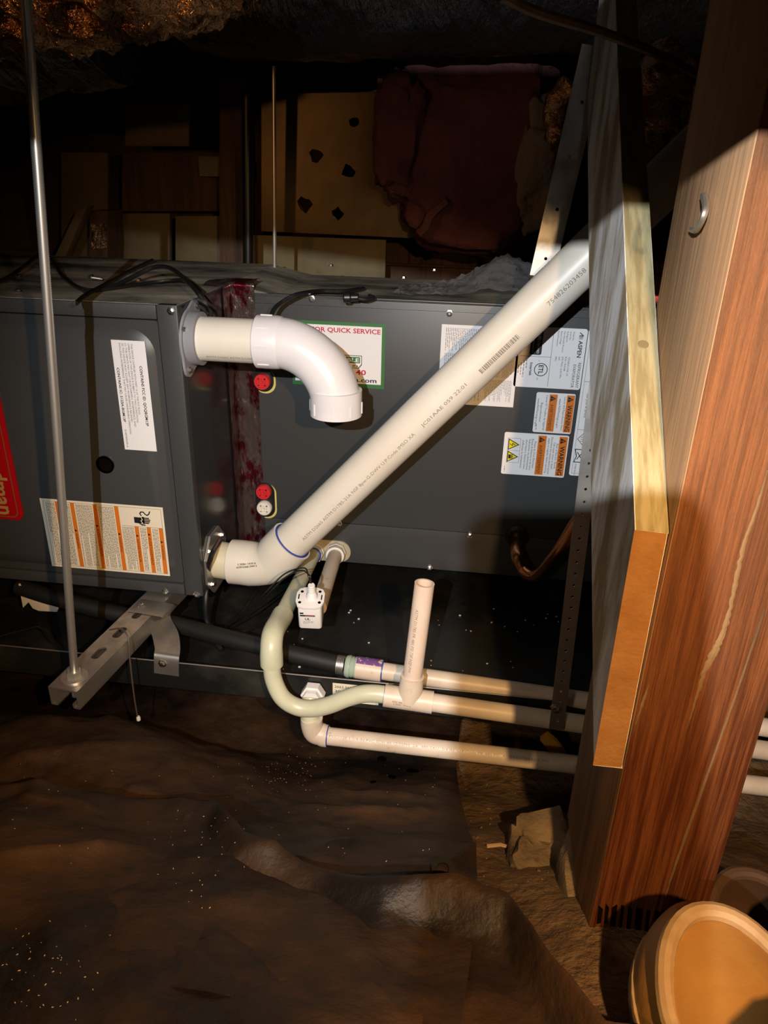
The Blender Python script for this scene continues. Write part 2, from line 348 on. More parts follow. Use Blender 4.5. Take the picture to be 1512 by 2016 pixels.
def pipe_print(name, t, p0, p1, r, at, phi, size, parent, col=PRINT, fit=None, tops=None, bars=None):
    """print along a pipe from p0 to p1: at = distance from p0, phi = angle round the pipe from the camera side"""
    p0, p1 = Vector(p0), Vector(p1); d = (p1-p0).normalized()
    mid = p0+d*at; toc = (-mid-(d*(-mid).dot(d))).normalized(); side = d.cross(toc) * (-1)
    # side: the direction 'up' of the letters
    if side.dot(tops or Vector((0, 0, 1))) < 0: side = -side
    mb = MB(); rr = r+0.00025
    def mp(x, y):
        a = phi+y/r
        return p0+d*(at+x)+(toc*math.cos(a)+side*math.sin(a))*rr
    if d.cross(side).dot(toc) < 0: dirn = -1
    else: dirn = 1
    if bars:
        x = 0.0
        while x < bars:
            wd = random.choice((0.0006, 0.001, 0.0016)); n = 3
            for k in range(n):
                mb.add([mp(x, size*(k/n)), mp(x+wd, size*(k/n)), mp(x+wd, size*((k+1)/n)), mp(x, size*((k+1)/n))], [(0, 1, 2, 3)])
            x += wd+random.choice((0.0006, 0.0011))
    else:
        vs, fs, w = text2d(t); k = size*1.38; kx = fit/w if fit else k
        mb.add([mp(x*kx if dirn > 0 else (w-x)*kx, y*k) for x, y in vs], fs)
    o = mb.build(name, ink(col), parent, recalc=False)
    return o
def screw_head(parent, p, d, r=0.0042, name='screw', mat=None):
    d = Vector(d).normalized(); mb = MB()
    mb.lathe(Vector(p), d, [(0, r*1.45), (0.0009, r*1.45), (0.0012, r), (0.0036, r*0.95), (0.0042, r*0.6)], 6 if r > 0.003 else 8)
    return mb.build(name, mat or screwm, parent, smooth=20)
def cable(name, pts, r, mat, label=None, cat='cable', parent=None, group=None, n=8):
    o = MB().tube(catmull(pts, 8), r, n).build(name, mat, parent)
    if parent is None: tag(o, label, cat, group)
    return o

# ================================================================ THE SETTING
def ground(x, y):
    h = -0.86+max(0.0, 0.87-y)*0.56
    h += 0.10*math.exp(-((x-0.19)**2/0.03+(y-0.50)**2/0.03))*0.3
    return h
def gmesh(x0, x1, y0, y1, nx, ny, amp, sc, lift=0.0):
    def fn(u, v):
        x = x0+(x1-x0)*u; y = y0+(y1-y0)*v
        return V3(x, y, ground(x, y)+lift+amp*noise.fractal(Vector((x*sc, y*sc, 1.7)), 0.9, 2.1, 5))
    return fn
fl = MB().grid(gmesh(-2.3, 2.0, -0.9, 2.9, 220, 200, 0.018, 6.0), 220, 200).build('floor', dirt_m, smooth=70, recalc=False)
tag(fl, kind='structure')
def wall(name, a, b, m):
    return tag(MB().box(a, b).build(name, m), kind='structure')
wb = wall('wall_back', (-2.3, 2.30, -0.95), (2.0, 2.36, 0.62), darkwood)
wall('wall_left', (-2.36, -0.9, -0.95), (-2.30, 2.36, 0.62), darkwood)
wall('wall_right', (2.0, -0.9, -0.95), (2.06, 2.36, 0.62), darkwood)
cl = wall('ceiling', (-2.36, -0.9, 0.62), (2.06, 2.36, 0.65), darkwood)
# wall planks on the back wall (each its own piece of the wall)
zc = -0.92
for row in range(9):
    hgt = 0.166; xs = -2.28
    while xs < 1.95:
        ln = random.uniform(0.5, 1.1); x1 = min(xs+ln, 1.97)
        pl = MB().box((xs+0.002, 2.283+random.uniform(-.003, .003), zc+0.003), (x1-0.002, 2.30, zc+hgt-0.003)).build('plank', ply if random.random() < 0.12 else darkwood, wb, bevel=0.0015)
        xs = x1
    zc += hgt+0.002
# floor joists overhead
for i, jx in enumerate((-1.9, -1.5, -1.1, -0.7, 0.75, 1.15, 1.55)):
    j = MB().box((jx-0.02, -0.88, 0.42), (jx+0.02, 2.29, 0.619)).build('joist', darkwood, cl, bevel=0.002)
# studs in the back (dark lumber seen between duct and cabinet)
def lumber(name, px0, px1, y, ytop, ybot, m, th, label, cat='stud', lean=0.0, group=None):
    a = onY(px0, ytop, y); b = onY(px1, ytop, y); c = onY(px1, ybot, y); d = onY(px0, ybot, y)
    o = MB().prism([a, b, c, d], (0, th, 0)).build(name, m, bevel=0.002); return tag(o, label, cat, group)
lumber('stud', 432, 482, 1.95, 150, 620, darkwood, 0.09, 'dark brown stud left of the thin hanging rod', 'stud')
lumber('stud', 743, 774, 1.95, 120, 413, darkwood, 0.04, 'short brown wood cleat hanging below the pink insulation', 'wood cleat')
lumber('stud', 176, 212, 1.95, 415, 620, darkwood, 0.09, 'stub stud with foil tape behind the furnace', 'stud')
lumber('brace_board', 120, 212, 2.1, 300, 560, ply, 0.02, 'pale board leaning at far left behind the furnace', 'board')
lumber('blocking_board', 246, 372, 2.05, 205, 288, ply, 0.025, 'dim pale board block high on the back wall', 'board')
lumber('blocking_board', 240, 440, 2.10, 300, 416, darkwood, 0.025, 'dark plank across the back wall below the pale block', 'board')
lumber('panel_board', 238, 334, 2.08, 420, 620, ply, 0.02, 'pale plywood panel behind furnace, left of the stud', 'board')
lumber('panel_board', 345, 436, 2.08, 425, 620, ply, 0.02, 'pale plywood panel behind furnace, touching the stud', 'board')
brc = MB().prism([onY(150, 415, 1.9), onY(172, 405, 1.9), onY(122, 520, 1.9), onY(100, 520, 1.9)], (0, 0.04, 0)).build('diagonal_brace', ply, bevel=0.002)
tag(brc, 'thin pale diagonal lath rising behind the furnace at left', 'brace')
# golden facing sheet with torn holes
M = frame(onY(520, 520, 1.9), (1, 0, 0), (0, 0, 1))
def pxl(px, py): p = M.inverted() @ onY(px, py, 1.9); return (p.x, p.y)
def blob(px, py, r, n=9): 
    c = pxl(px, py); return [(c[0]+r*random.uniform(.6, 1.2)*math.cos(6.283*i/n), c[1]+r*random.uniform(.6, 1.2)*math.sin(6.283*i/n)) for i in range(n)]
gs = plate('facing_sheet', [pxl(515, 455), pxl(838, 470), pxl(838, 385), pxl(838, 180), pxl(515, 185)], [blob(622, 305, .016), blob(688, 338, .017), blob(600, 402, .018), blob(665, 420, .014), blob(696, 240, .012)], 0.003, M, goldsheet)
tag(gs, 'dull golden facing sheet with torn holes behind thin rod', 'sheet')
lb = MB().box(tuple(onY(470, 520, 2.0)+V3(0, 0, -.05)), tuple(onY(760, 472, 2.0)+V3(0, 0.02, 0))).build('ledger_board', ply, bevel=0.002)
tag(lb, 'pale ledger board low behind the thin hanging rod', 'board')
dpost = MB().tube([onY(487, 180, 1.7), onY(489, 560, 1.7)], 0.012, 12).build('standpipe', rubber); tag(dpost, 'black vertical pipe between stud and thin rod', 'pipe')

# ================================================================ FURNACE
YF, XE, ZT, ZB = 0.953, -0.391, -0.166, -0.612
YB = 1.445; XL = -1.45; YC = 1.17
fu = thing('furnace', ((XL+XE)/2, 1.2, ZB), 'dark grey furnace lying on its side, red badge on the door', 'furnace')
mb = MB(); mb.box((XL, YF+0.012, ZB), (XE-0.0004, YB, ZT-0.0008)); mb.build('cabinet', paint, fu, bevel=0.002)
mb = MB(); mb.box((XE-0.0004, YF+0.014, ZB+0.002), (XE, YB, ZT-0.003)); mb.build('end_panel', paint_gloss, fu)
mb = MB(); mb.box((XL, YF+0.004, ZT-0.0008), (XE, YB, ZT)); mb.build('top_panel', paint_dusty, fu)
mb = MB(); mb.box((XL, YF+0.001, ZT-0.020), (XE-0.030, YF+0.012, ZT-0.001)); mb.build('top_flange', paint, fu, bevel=0.0015)
mb = MB(); mb.box((XE-0.0285, YF, ZB), (XE, YF+0.012, ZT)); mb.build('corner_post', paint, fu, bevel=0.002)
mb = MB(); mb.box((XL, YF+0.001, ZB), (XE-0.030, YF+0.012, ZB+0.018)); mb.build('bottom_flange', paint, fu, bevel=0.0015)
# door panel with a raised rounded field
D0 = rrect(XL, ZB+0.020, XE-0.0305, ZT-0.022, 0.004)
mb = MB(); mb.prism([(x, YF+0.004, z) for x, z in D0], (0, 0.008, 0))
o1 = rrect(XL+0.03, ZB+0.032, XE-0.038, ZT-0.034, 0.035, 8); o2 = rrect(XL+0.042, ZB+0.044, XE-0.050, ZT-0.046, 0.028, 8)
n = len(o1); vs = [(x, YF+0.004, z) for x, z in o1]+[(x, YF-0.003, z) for x, z in o2]
mb.add(vs, [(i, (i+1) % n, n+(i+1) % n, n+i) for i in range(n)]+[tuple(range(n, 2*n))])
door = mb.build('door_panel', paint, fu, smooth=50)
YD = YF-0.003
for p in [(337, 612)]: screw_head(fu, onY(*p, YF), (0, -1, 0))
for p in [(325, 1163), (388, 1170), ]: screw_head(fu, onY(*p, YF), (0, -1, 0))
for p in [(35, 575), (36, 546), (72, 524), (274, 553)]: screw_head(fu, onZ(*p, ZT), (0, 0, 1))
# sight hole
p = onY(208, 914, YD); mb = MB(); mb.ring(p+V3(0, 0.0005, 0), (0, -1, 0), 0.0105, 0.0135, 0.003, 28)
sg = mb.build('sight_ring', mk('dark_chrome', (.10, .10, .10), .18, 1.0), fu); MB().lathe(p+V3(0, 0.0005, 0), (0, -1, 0), [(0, .0105), (0.0008, .0105)], 24).build('sight_hole', dark, sg)
# badge
DU, DV = (0, 0, -1), (1, 0, 0)
xr = onY(45, 1000, YD).x; zt_, zb_ = -0.293, -0.500
mb = MB(); R1 = rrect(xr-0.075, zb_, xr, zt_, 0.012, 6); mb.prism([(x, YD-0.004, z) for x, z in R1], (0, 0.004, 0))
bd = mb.build('badge', logo_red, fu, bevel=0.001, smooth=30); bd['label'] = 'red badge with raised gold lettering'
mb = MB(); R2 = rrect(xr-0.071, zb_+0.005, xr-0.006, zt_-0.005, 0.010, 6); R3 = rrect(xr-0.0694, zb_+0.0066, xr-0.0076, zt_-0.0066, 0.009, 6)
n = len(R2); vs = [(x, YD-0.0048, z) for x, z in R2]+[(x, YD-0.0048, z) for x, z in R3]
mb.add(vs, [(i, (i+1) % n, n+(i+1) % n, n+i) for i in range(n)]); mb.build('badge_rim', logo_gold, bd)
s = Sticker((xr-0.0, YD-0.004, zt_), DU, DV); s.text('Goodman', 0.064, -0.037, 0.025, (0.42, 0.26, 0.08), fit=0.134, bold=True, lay=4); s.build('badge_lettering', bd, 'gold lettering on the red badge')
# compliance label
c = onY(285, 672, YD); s = Sticker((c.x, YD, c.z), DU, DV); W, H = 0.1575, 0.048; s.base(W, H, WHITE)
s.text('CONTAINS FCC ID: QOQBGM13P', 0.034, -0.0115, 0.0040, BLACK, fit=0.086, bold=True)
for i, t in enumerate(['THIS DEVICE COMPLIES WITH PART 15 OF THE FCC RULES.', 'OPERATION OF THIS DEVICE IS SUBJECT TO TWO CONDITIONS:', '(1) THIS DEVICE MAY NOT CAUSE HARMFUL INTERFERENCE, AND', '(2) THIS DEVICE MUST ACCEPT ANY INTERFERENCE RECEIVED,', 'INCLUDING INTERFERENCE THAT MAY CAUSE UNDESIRABLE OPERATION.']):
    s.text(t, 0.004, -0.0205-0.0042*i, 0.0026, BLACK, fit=[.100, .112, .118, .112, .130][i])
s.text('CONTAINS IC: 5123A-BGM13P', 0.038, -0.0445, 0.0036, BLACK, fit=0.078, bold=True); s.text('0140M00549-A', 0.127, -0.0445, 0.0027, BLACK, fit=0.027)
s.build('compliance_label', fu, 'white label with black print on furnace door')
# orange warning label
c = onY(319, 999, YD); s = Sticker((c.x+0.001, YD, c.z), DU, DV); W, H = 0.117, 0.194; s.base(W, H, CREAM)
s.border(0.0035, -0.0035, W-0.0035, -H+0.0045, 0.0004, BLACK)
bars = [(0.0035, 0.035, 'WARNING'), (0.0224, 0.035, 'AVERTISSEMENT'), (0.0415, 0.035, 'ADVERTENCIA'), (0.0700, 0.0038, 'WARNING'), (0.1040, 0.0038, 'AVERTISSEMENT'), (0.1400, 0.0038, 'WARNING'), (0.1640, 0.0038, 'AVERTISSEMENT')]
TG = (0.20, 0.17, 0.13)
for i, (v, u0, t) in enumerate(bars):
    s.rect(u0, -v, W-0.0038, -v-0.0065, ORANGE); m_ = (u0+W)/2 if u0 > .01 else 0.068
    wd = len(t)*0.0037; s.text(t, m_, -v-0.0052, 0.0036, BLACK, fit=wd, align='C'); s.tri_sign(m_-wd/2-0.007, -v-0.0052, 0.0040, mark=False)
    vn = bars[i+1][0] if i+1 < len(bars) else H-0.006
    s.lines(u0+0.002, -v-0.008, W-0.006, -vn+0.0015, max(3, int((vn-v-0.0095)/0.0021)), TG)
s.rect(0.0348, -0.0035, 0.0352, -0.068, BLACK)
# hand-and-spark pictogram (drawn across the reading direction)
bu, bv = 0.024, -0.047
s.poly([(bu-.005, bv), (bu+.005, bv), (bu+.0055, bv+.010), (bu-.0045, bv+.012)], BLACK, 2)
for k in range(4): s.rect(bu-.005+k*.0027, bv+.026-abs(k-1.3)*.0018, bu-.003+k*.0027, bv+.009, BLACK, 2)
s.poly([(bu-.006, bv+.012), (bu+.0055, bv+.012), (bu+.0055, bv+.016), (bu-.006, bv+.016)], BLACK, 2)
s.poly([(bu+.005, bv+.006), (bu+.0085, bv+.011), (bu+.0085, bv+.017), (bu+.0068, bv+.017), (bu+.0062, bv+.012)], BLACK, 2)
s.stroke([(bu-.008, bv+.012), (bu-.011, bv+.010), (bu-.014, bv+.012), (bu-.014, bv+.016), (bu-.011, bv+.018), (bu-.009, bv+.021), (bu-.011, bv+.024), (bu-.0155, bv+.026)], 0.0018, BLACK)
s.stroke([(bu-.006, bv+.011), (bu-.001, bv+.0135), (bu, bv+.0105), (bu+.005, bv+.013)], 0.0011, CREAM, 4)
s.build('warning_label', fu, 'cream label with seven orange bars on furnace door')

# vent flanges on the end panel
def vent_flange(cy, cz, name, mat, hexa=False):
    Mf = frame((XE+0.0022, cy, cz), (0, 1, 0), (0, 0, 1)); prof = []
    if hexa:
        out = [(0.052*math.cos(math.radians(a)), 0.055*math.sin(math.radians(a))) for a in range(22, 382, 45)]
    else:
        out = []
        for i in range(48):
            a = 2*math.pi*i/48; r = 0.041+0.014*max(0, math.cos(2*(a-math.radians(60))))**3; out.append((r*math.cos(a), r*math.sin(a)))
    return plate(name, out, [circ(0, 0, 0.0305, 24)], 0.0035, Mf, mat, fu)
PI_ = V3(XE, 0.990, -0.216)                       # intake axis
f1 = vent_flange(PI_.y, PI_.z, 'intake_flange', grayp); f1['label'] = 'grey gasketed flange round the upper pipe'
for a in (60, 240, 150, 330):
    r = 0.046 if a in (60, 240) else 0.037
    screw_head(fu, PI_+V3(0.004, r*math.cos(math.radians(a)), r*math.sin(math.radians(a))), (1, 0, 0), 0.0036)
MB().ring(PI_+V3(0.002, 0, 0), (1, 0, 0), 0.0303, 0.0365, 0.016).build('intake_gasket', grayp, fu)
PE = V3(XE, 1.015, -0.578)                        # exhaust axis
f2 = vent_flange(PE.y, PE.z, 'exhaust_flange', galv, True); f2['label'] = 'galvanized octagonal flange round the lower pipe'
for a in (45, 135, 225, 315): screw_head(fu, PE+V3(0.004, 0.042*math.cos(math.radians(a)), 0.042*math.sin(math.radians(a))), (1, 0, 0), 0.0034)

# ================================================================ COIL CABINET
XR = 0.300; ZCT, ZCB = -0.182, -0.650
cc = thing('coil_cabinet', ((XE+XR)/2, 1.3, ZCB), 'dark grey evaporator coil cabinet right of furnace, covered in white labels', 'coil cabinet')
MB().box((XE+0.0012, YC+0.002, ZCB), (XR, YB, ZCT-0.001)).build('case', paint, cc, bevel=0.0015)
MB().box((XE+0.0012, YC+0.006, ZCT-0.001), (XR, YB, ZCT)).build('top_panel', paint_dusty, cc)
MB().box((XE+0.002, YC+0.002, ZCT), (XR, YC+0.010, ZCT+0.003)).build('top_lip', paint, cc, bevel=0.001)
zs_ = onY(850, 1043, YC).z
MB().box((XE+0.030, YC-0.001, zs_+0.001), (XR-0.002, YC+0.002, ZCT-0.012)).build('access_panel', paint, cc, bevel=0.001)
MB().box((XE+0.030, YC-0.0015, ZCB+0.001), (XR-0.002, YC+0.002, zs_-0.0005)).build('lower_panel', paint, cc, bevel=0.001)
YP = YC-0.0012
for p in [(885, 617), (925, 1053), (846, 1117), (668, 1030), (614, 588)]: screw_head(cc, onY(*p, YP), (0, -1, 0), 0.0038)
for p in [(795, 548), (855, 533), (560, 530), (652, 524)]: screw_head(cc, onZ(*p, ZCT), (0, 0, 1), 0.0038)
MB().prism([(XE+.0005, YC+.004, ZT-.0005), (XE+.0005, YC+.004, ZCT), (XE+.075, YC+.004, ZCT+.0004)], (0, YB-YC-.006, 0)).build('sealed_seam', paint_dusty, cc)
# capped connection ports
def port(px, py, caps_, h):
    top = onY(px, py, YP); w2 = 0.0175
    outl = rrect(-w2, -h, w2, 0, 0.0172, 8)
    g = MB().prism([(top.x+x, YP-0.002, top.z+z) for x, z in outl], (0, 0.003, 0)).build('port_gasket', rubber, cc)
    out2 = rrect(-w2+.002, -h-.003, w2+.003, -0.002, 0.0172, 8)
    MB().prism([(top.x+x, YP-0.0008, top.z+z) for x, z in out2], (0, 0.0015, 0)).build('foam_edge', foam, g)
    for (dz, m_, nm) in caps_:
        q = V3(top.x-0.001, YP-0.002, top.z-dz)
        k = MB().lathe(q, (0, -1, 0), [(0, .0135), (.006, .0135), (.008, .0125), (.008, .0098), (.006, .0092)], 28).build(nm, m_, cc)
        M2 = MB()
        for (a, b) in (((-.006, -.006), (.006, -.0045)), ((-.006, .0045), (.006, .006)), ((-.006, -.006), (-.0045, .006)), ((.0045, -.006), (.006, .006)), ((-.002, -.002), (.002, .002))):
            M2.box((q.x+a[0], q.y-.0085, q.z+a[1]), (q.x+b[0], q.y-.005, q.z+b[1]))
        M2.build('cap_ribs', m_, k)
port(518, 724, [(0.022, red_cap, 'red_port_cap')], 0.040)
port(521, 950, [(0.016, red_cap, 'red_port_cap'), (0.047, white_cap, 'white_port_cap')], 0.066)
# service sticker (upright)
c0 = onY(573, 629, YP); c1 = onY(756, 766, YP); W = c1.x-c0.x; H = c0.z-c1.z
s = Sticker((c0.x, YP, c0.z), (1, 0, 0), (0, 0, 1)); s.base(W, H, GREEN)
s.rect(0.0045, -0.0055, W-0.0055, -H+0.0065, WHITE)
s.text('FOR QUICK SERVICE', W-0.0075, -0.0165, 0.0075, CRED, fit=0.112, align='R', bold=True)
s.text('40', W-0.030, -H+0.0215, 0.0085, CRED, fit=0.017, align='R', bold=True)
s.text('a.com', W-0.0125, -H+0.0095, 0.0072, NAVY, fit=0.036, align='R', bold=True); s.text('ww', 0.0115, -H+0.0105, 0.0068, NAVY, fit=0.018, bold=True)
ax = W-0.073
s.poly([(ax, -.052), (W-.037, -.052), (W-.037, -.067), (W-.042, -.073), (ax, -.073)], NAVY, 2)
s.poly([(ax+.001, -.053), (W-.038, -.053), (W-.038, -.066), (W-.043, -.072), (ax+.001, -.072)], WHITE, 3)
s.rect(ax+.002, -.0545, W-.040, -.0645, GREEN, 4)
s.text('BLE', W-.0415, -.0625, 0.0062, WHITE, fit=0.019, align='R', bold=True, lay=5); s.text('IR', W-.047, -.0705, 0.0032, BLACK, fit=0.0055, align='R', bold=True, lay=5)
s.poly([(W-.0445+.0016*math.cos(math.radians(90+36*i))*(1 if i % 2 == 0 else .45), -.069+.0016*math.sin(math.radians(90+36*i))*(1 if i % 2 == 0 else .45)) for i in range(10)], BLACK, 5)
s.build('service_sticker', cc, 'green bordered white service sticker behind the elbow')
# instruction sheet
a = onY(870, 638, YP); b = onY(1010, 802, YP); s = Sticker((b.x, YP, a.z), DU, DV); W = a.z-b.z; H = b.x-a.x; s.base(W, H, WHITE)
cw = (W-0.012)/3
for i in range(3):
    u = 0.005+i*(cw+0.001); s.lines(u, -0.006, u+cw-0.003, -0.050, 22, GREY, 0.5); s.lines(u, -0.056, u+cw-0.003, -H+0.006, 22, GREY, 0.5)
s.build('instruction_label', cc, 'white sheet of tiny print half hidden by diagonal pipe')
# rating plate
a = onY(1158, 648, YP); b = onY(1010, 758, YP); s = Sticker((a.x, YP, a.z), DU, DV); W = a.z-b.z+0.002; H = a.x-onY(1012, 740, YP).x; s.base(W, H, WHITE, 0.004)
s.stroke([(.006, -.011), (.0105, -.0055), (.0105, -.0115)], 0.0013, BLACK); s.stroke([(.0125, -.0115), (.0125, -.006)], .0012, BLACK); s.stroke([(.0150, -.0115), (.0150, -.0065)], .0010, BLACK)
s.text('ASPEN', 0.018, -0.0115, 0.0062, BLACK, fit=0.026, bold=True)
s.text('REFRIGERANT', W-.003, -.0078, .0046, BLACK, fit=.040, align='R'); s.text('EVAPORATOR', W-.003, -.0150, .0046, BLACK, fit=.037, align='R')
for i, t in enumerate(['Model No.', 'Serial No.', 'Refrigerant', 'Max Allowable Pressure', 'Rated Voltage', 'Rated Frequency']): s.text(t, .005, -.0215-.0046*i, .0026, BLACK, fit=[.014, .013, .016, .032, .020, .023][i])
for i, t in enumerate(['CE36B34-175B-120', 'R32 / R454B', '875 PSIG / 6.03 MPa', '24V', '60Hz']): s.text(t, .044, -.0240-.0050*i, .0026, BLACK, fit=[.030, .022, .034, .006, .007][i])
s.rect(.003, -.0505, W-.003, -.0510, BLACK); s.rect(.0455, -.0505, .0460, -H+.006, BLACK)
s.poly([(x, y) for x, y in rrect(.004, -.084, .043, -.066, .003)], BLACK, 2); s.text('AHRI', .006, -.0740, .0055, WHITE, fit=.014, bold=True, lay=4); s.text('CERTIFIED', .022, -.0735, .0036, WHITE, fit=.019, lay=4); s.text('www.ahridirectory.org', .006, -.0805, .0026, WHITE, fit=.034, lay=4)
for i in range(28):
    a0, a1 = 2*math.pi*i/28, 2*math.pi*(i+1)/28
    for ro, ri in ((.0105, .0093),):
        s.poly([(.066+ro*math.cos(a0), -.064+ro*math.sin(a0)), (.066+ro*math.cos(a1), -.064+ro*math.sin(a1)), (.066+ri*math.cos(a1), -.064+ri*math.sin(a1)), (.066+ri*math.cos(a0), -.064+ri*math.sin(a0))], BLACK, 2)
s.text('ETL', .066, -.0675, .0072, BLACK, fit=.0145, align='C', bold=True); s.text('us', .079, -.069, .003, BLACK); s.text('c', .0515, -.069, .003, BLACK)
s.text('Intertek', .066, -.0815, .0042, BLACK, fit=.021, align='C', bold=True)
for i in range(4): s.lines(.050+.003*i, -.086-.004*i, .082-.003*i, -.0892-.004*i, 1, GREY)
s.build('rating_plate', cc, 'white rating plate with black round mark beside diagonal pipe')
# two orange-headed warning labels
def warn(px0, py0, px1, py1, pict, label):
    a = onY(px0, py0, YP); b = onY(px1, py1, YP); s = Sticker((a.x, YP, a.z), DU, DV); W = a.z-b.z; H = a.x-b.x; s.base(W, H, WHITE, 0.003)
    k = H/845 if pict else H/525
    b1, b2, th = (15*k, 290*k, 107*k) if pict else (6*k, 240*k, 106*k)
    for v, t, bd_ in ((b1, 'WARNING', True), (b2, 'AVERTISSEMENT', False)):
        s.rect(.0025, -v, W-.0025, -v-th, ORANGE); s.tri_sign(.0045, -v-th*.86, th*.72)
        s.text(t, .0185, -v-th*.80, th*(.60 if bd_ else .44), BLACK, fit=W-.0225, bold=bd_)
    q = 25*k
    if not pict:
        for v, t, e in ((135, 'Cancer and Reproductive Harm', .010), (200, 'www.P65Warnings.ca.gov', .018), (378, "Cancer ET Troubles de l'appareil", .008), (440, 'Reproducteur', .034), (490, 'www.P65Warnings.ca.gov', .020)):
            s.text(t, W/2, -v*k-q*.5, q*1.15, BLACK, fit=W-e, align='C')
    else:
        for v, t, e in ((140, 'Risk of Electric Shock', .030), (178, 'Can cause injury or death.', .026), (216, 'Disconnect the remote electric power', .008), (254, 'supply or supplies before servicing.', .012), (428, 'Risque de Choc Electrique.', .026), (466, 'Risque de blessure ou de mort.', .018), (504, 'Debrancher les alimentations', .020), (544, 'electriques a distance avant', .022), (590, "d'effectuer la maintenance.", .024)):
            s.text(t, W/2, -v*k-q*.5, q*1.1, BLACK, fit=W-e, align='C')
        hp = 150*k; v0 = -785*k; um = .010+hp*1.15
        s.border(.010, v0+hp*1.08, .010+hp*2.3, v0-.0008, .0004, BLACK); s.rect(um-.0002, v0+hp*1.08, um+.0002, v0, BLACK)
        s.tri_sign(.0105, v0, hp, BLACK, YEL, False); s.tri_sign(um+.0005, v0, hp, BLACK, YEL, False)
        c_ = .0105+hp*.55; s.stroke([(c_+.001, v0+hp*.62), (c_-.0022, v0+hp*.38), (c_+.002, v0+hp*.38), (c_-.001, v0+hp*.14)], .0011, BLACK, 6)
        c_ = um+.0005+hp*.55; s.poly([(c_-.0035, v0+.002), (c_+.0035, v0+.002), (c_+.0035, v0+.0055), (c_-.0035, v0+.0055)], BLACK, 6)
        for f_ in range(4): s.stroke([(c_-.0027+.0018*f_, v0+.005), (c_-.0027+.0018*f_, v0+.0095-.0006*abs(f_-1.5))], .0012, BLACK, 6)
    s.lines(W-.014, -H+.006, W-.004, -H+.0035, 1, GREY)
    return s.build('caution_label', cc, label)
warn(1134, 776, 1048, 850, False, 'small white caution label with two orange bars, upper one')
warn(1121, 858, 986, 932, True, 'larger white caution label with yellow triangles, lower one')
# long leak-detection label at the right, partly behind the board
a = onY(1163, 648, YP); W, H = onY(1160, 648, YP).z-onY(1112, 935, YP).z, 0.085; s = Sticker((a.x+H, YP, a.z), DU, DV)
x_left = onY(1158, 648, YP).x+0.0012; s.M = frame((x_left+H, YP, a.z), DU, DV); s.base(W, H, WHITE, 0.004); s.border(.004, -.004, W-.004, -H+.004, .0004, BLACK)
s.rect(.081, -.004, .0815, -H+.004, BLACK); s.rect(.160, -.004, .1605, -H+.004, BLACK)
s.tri_sign(.030, -.072, .050, BLACK, YEL, False); s.stroke([(.056, -.052), (.056, -.062)], .003, BLACK, 6); s.stroke([(.050, -.046), (.056, -.040), (.062, -.046)], .002, BLACK, 6)
s.poly([(.004+.007*q, -.045+.009*w_) for q, w_ in ((0, 0), (1, 1), (2, 0), (1, -1))], (.5, .03, .03), 3)
for i, t in enumerate(['SYSTEME DE DETECTION DE FUITE', 'installe. Les unites doivent etre alimentees', 'sauf pour le service.']): s.text(t, .1205, -.062-.0062*i, .0042, BLACK, fit=(.070, .072, .040)[i], align='C')
s.rect(.083, -.008, .158, -.024, ORANGE); s.tri_sign(.085, -.022, .012); s.text('AVERTISSEMENT', .100, -.0205, .0085, BLACK, fit=.055)
s.stroke([(.166, -.070), (.176, -.061), (.186, -.070), (.176, -.079), (.166, -.070)], .0008, BLACK); 
for k in range(3): s.stroke([(.1725+.0035*k, -.066), (.1725+.0035*k, -.074)], .0007, BLACK)
s.stroke([(.194, -.066), (.206, -.062), (.216, -.066), (.216, -.080), (.206, -.077), (.194, -.080), (.194, -.066)], .0014, BLACK); s.stroke([(.199, -.068), (.211, -.076)], .0013, BLACK); s.stroke([(.199, -.076), (.211, -.068)], .0013, BLACK)
s.lines(.165, -.010, .235, -.050, 8, BLACK); s.text('P79982 REV A', .219, -.0775, .0026, BLACK, fit=.020)
s.build('leak_label', cc, 'long white label with yellow triangle beside grey board')
# drain plate and threaded drain fittings
pc = onY(648, 1082, YP); MB().prism([(pc.x+x, YP-0.003, pc.z+z) for x, z in rrect(-.046, -.022, .040, .020, .0205, 8)], (0, .004, 0)).build('drain_plate', mk('ivory_plate', (.40, .37, .26), .4), cc)
def fitting(p, q, parent):
    d = (q-p).normalized(); f = MB().lathe(p, d, [(0, .0175), (.014, .0175), (.0142, .0165), (.026, .0165)], 8).build('drain_fitting', pvc_fit, parent, smooth=20)
    return f
DA0, DB0 = onY(622, 1082, YP-0.002), onY(663, 1083, YP-0.002)
# grommet for the copper line
g = onY(1018, 1056, YP); MB().lathe(g+V3(0, .001, 0), (0, -1, 0), [(0, .021), (.003, .021), (.005, .014), (.010, .012)], 28).build('grommet', rubber, cc)

# copper suction line
cp = [g+V3(0, .05, 0), g+V3(0, -.008, -.001), onY(1016, 1090, 1.10), onY(1030, 1125, 1.075), onY(1058, 1132, 1.055), onY(1095, 1090, 1.03), onY(1130, 1035, 1.02), onY(1168, 980, 1.01), onY(1230, 890, 1.0), onY(1300, 800, 1.0)]
cable('copper_tube', cp, 0.0095, copper, 'copper tube curving out of rubber grommet toward grey board', 'copper tube', n=14)

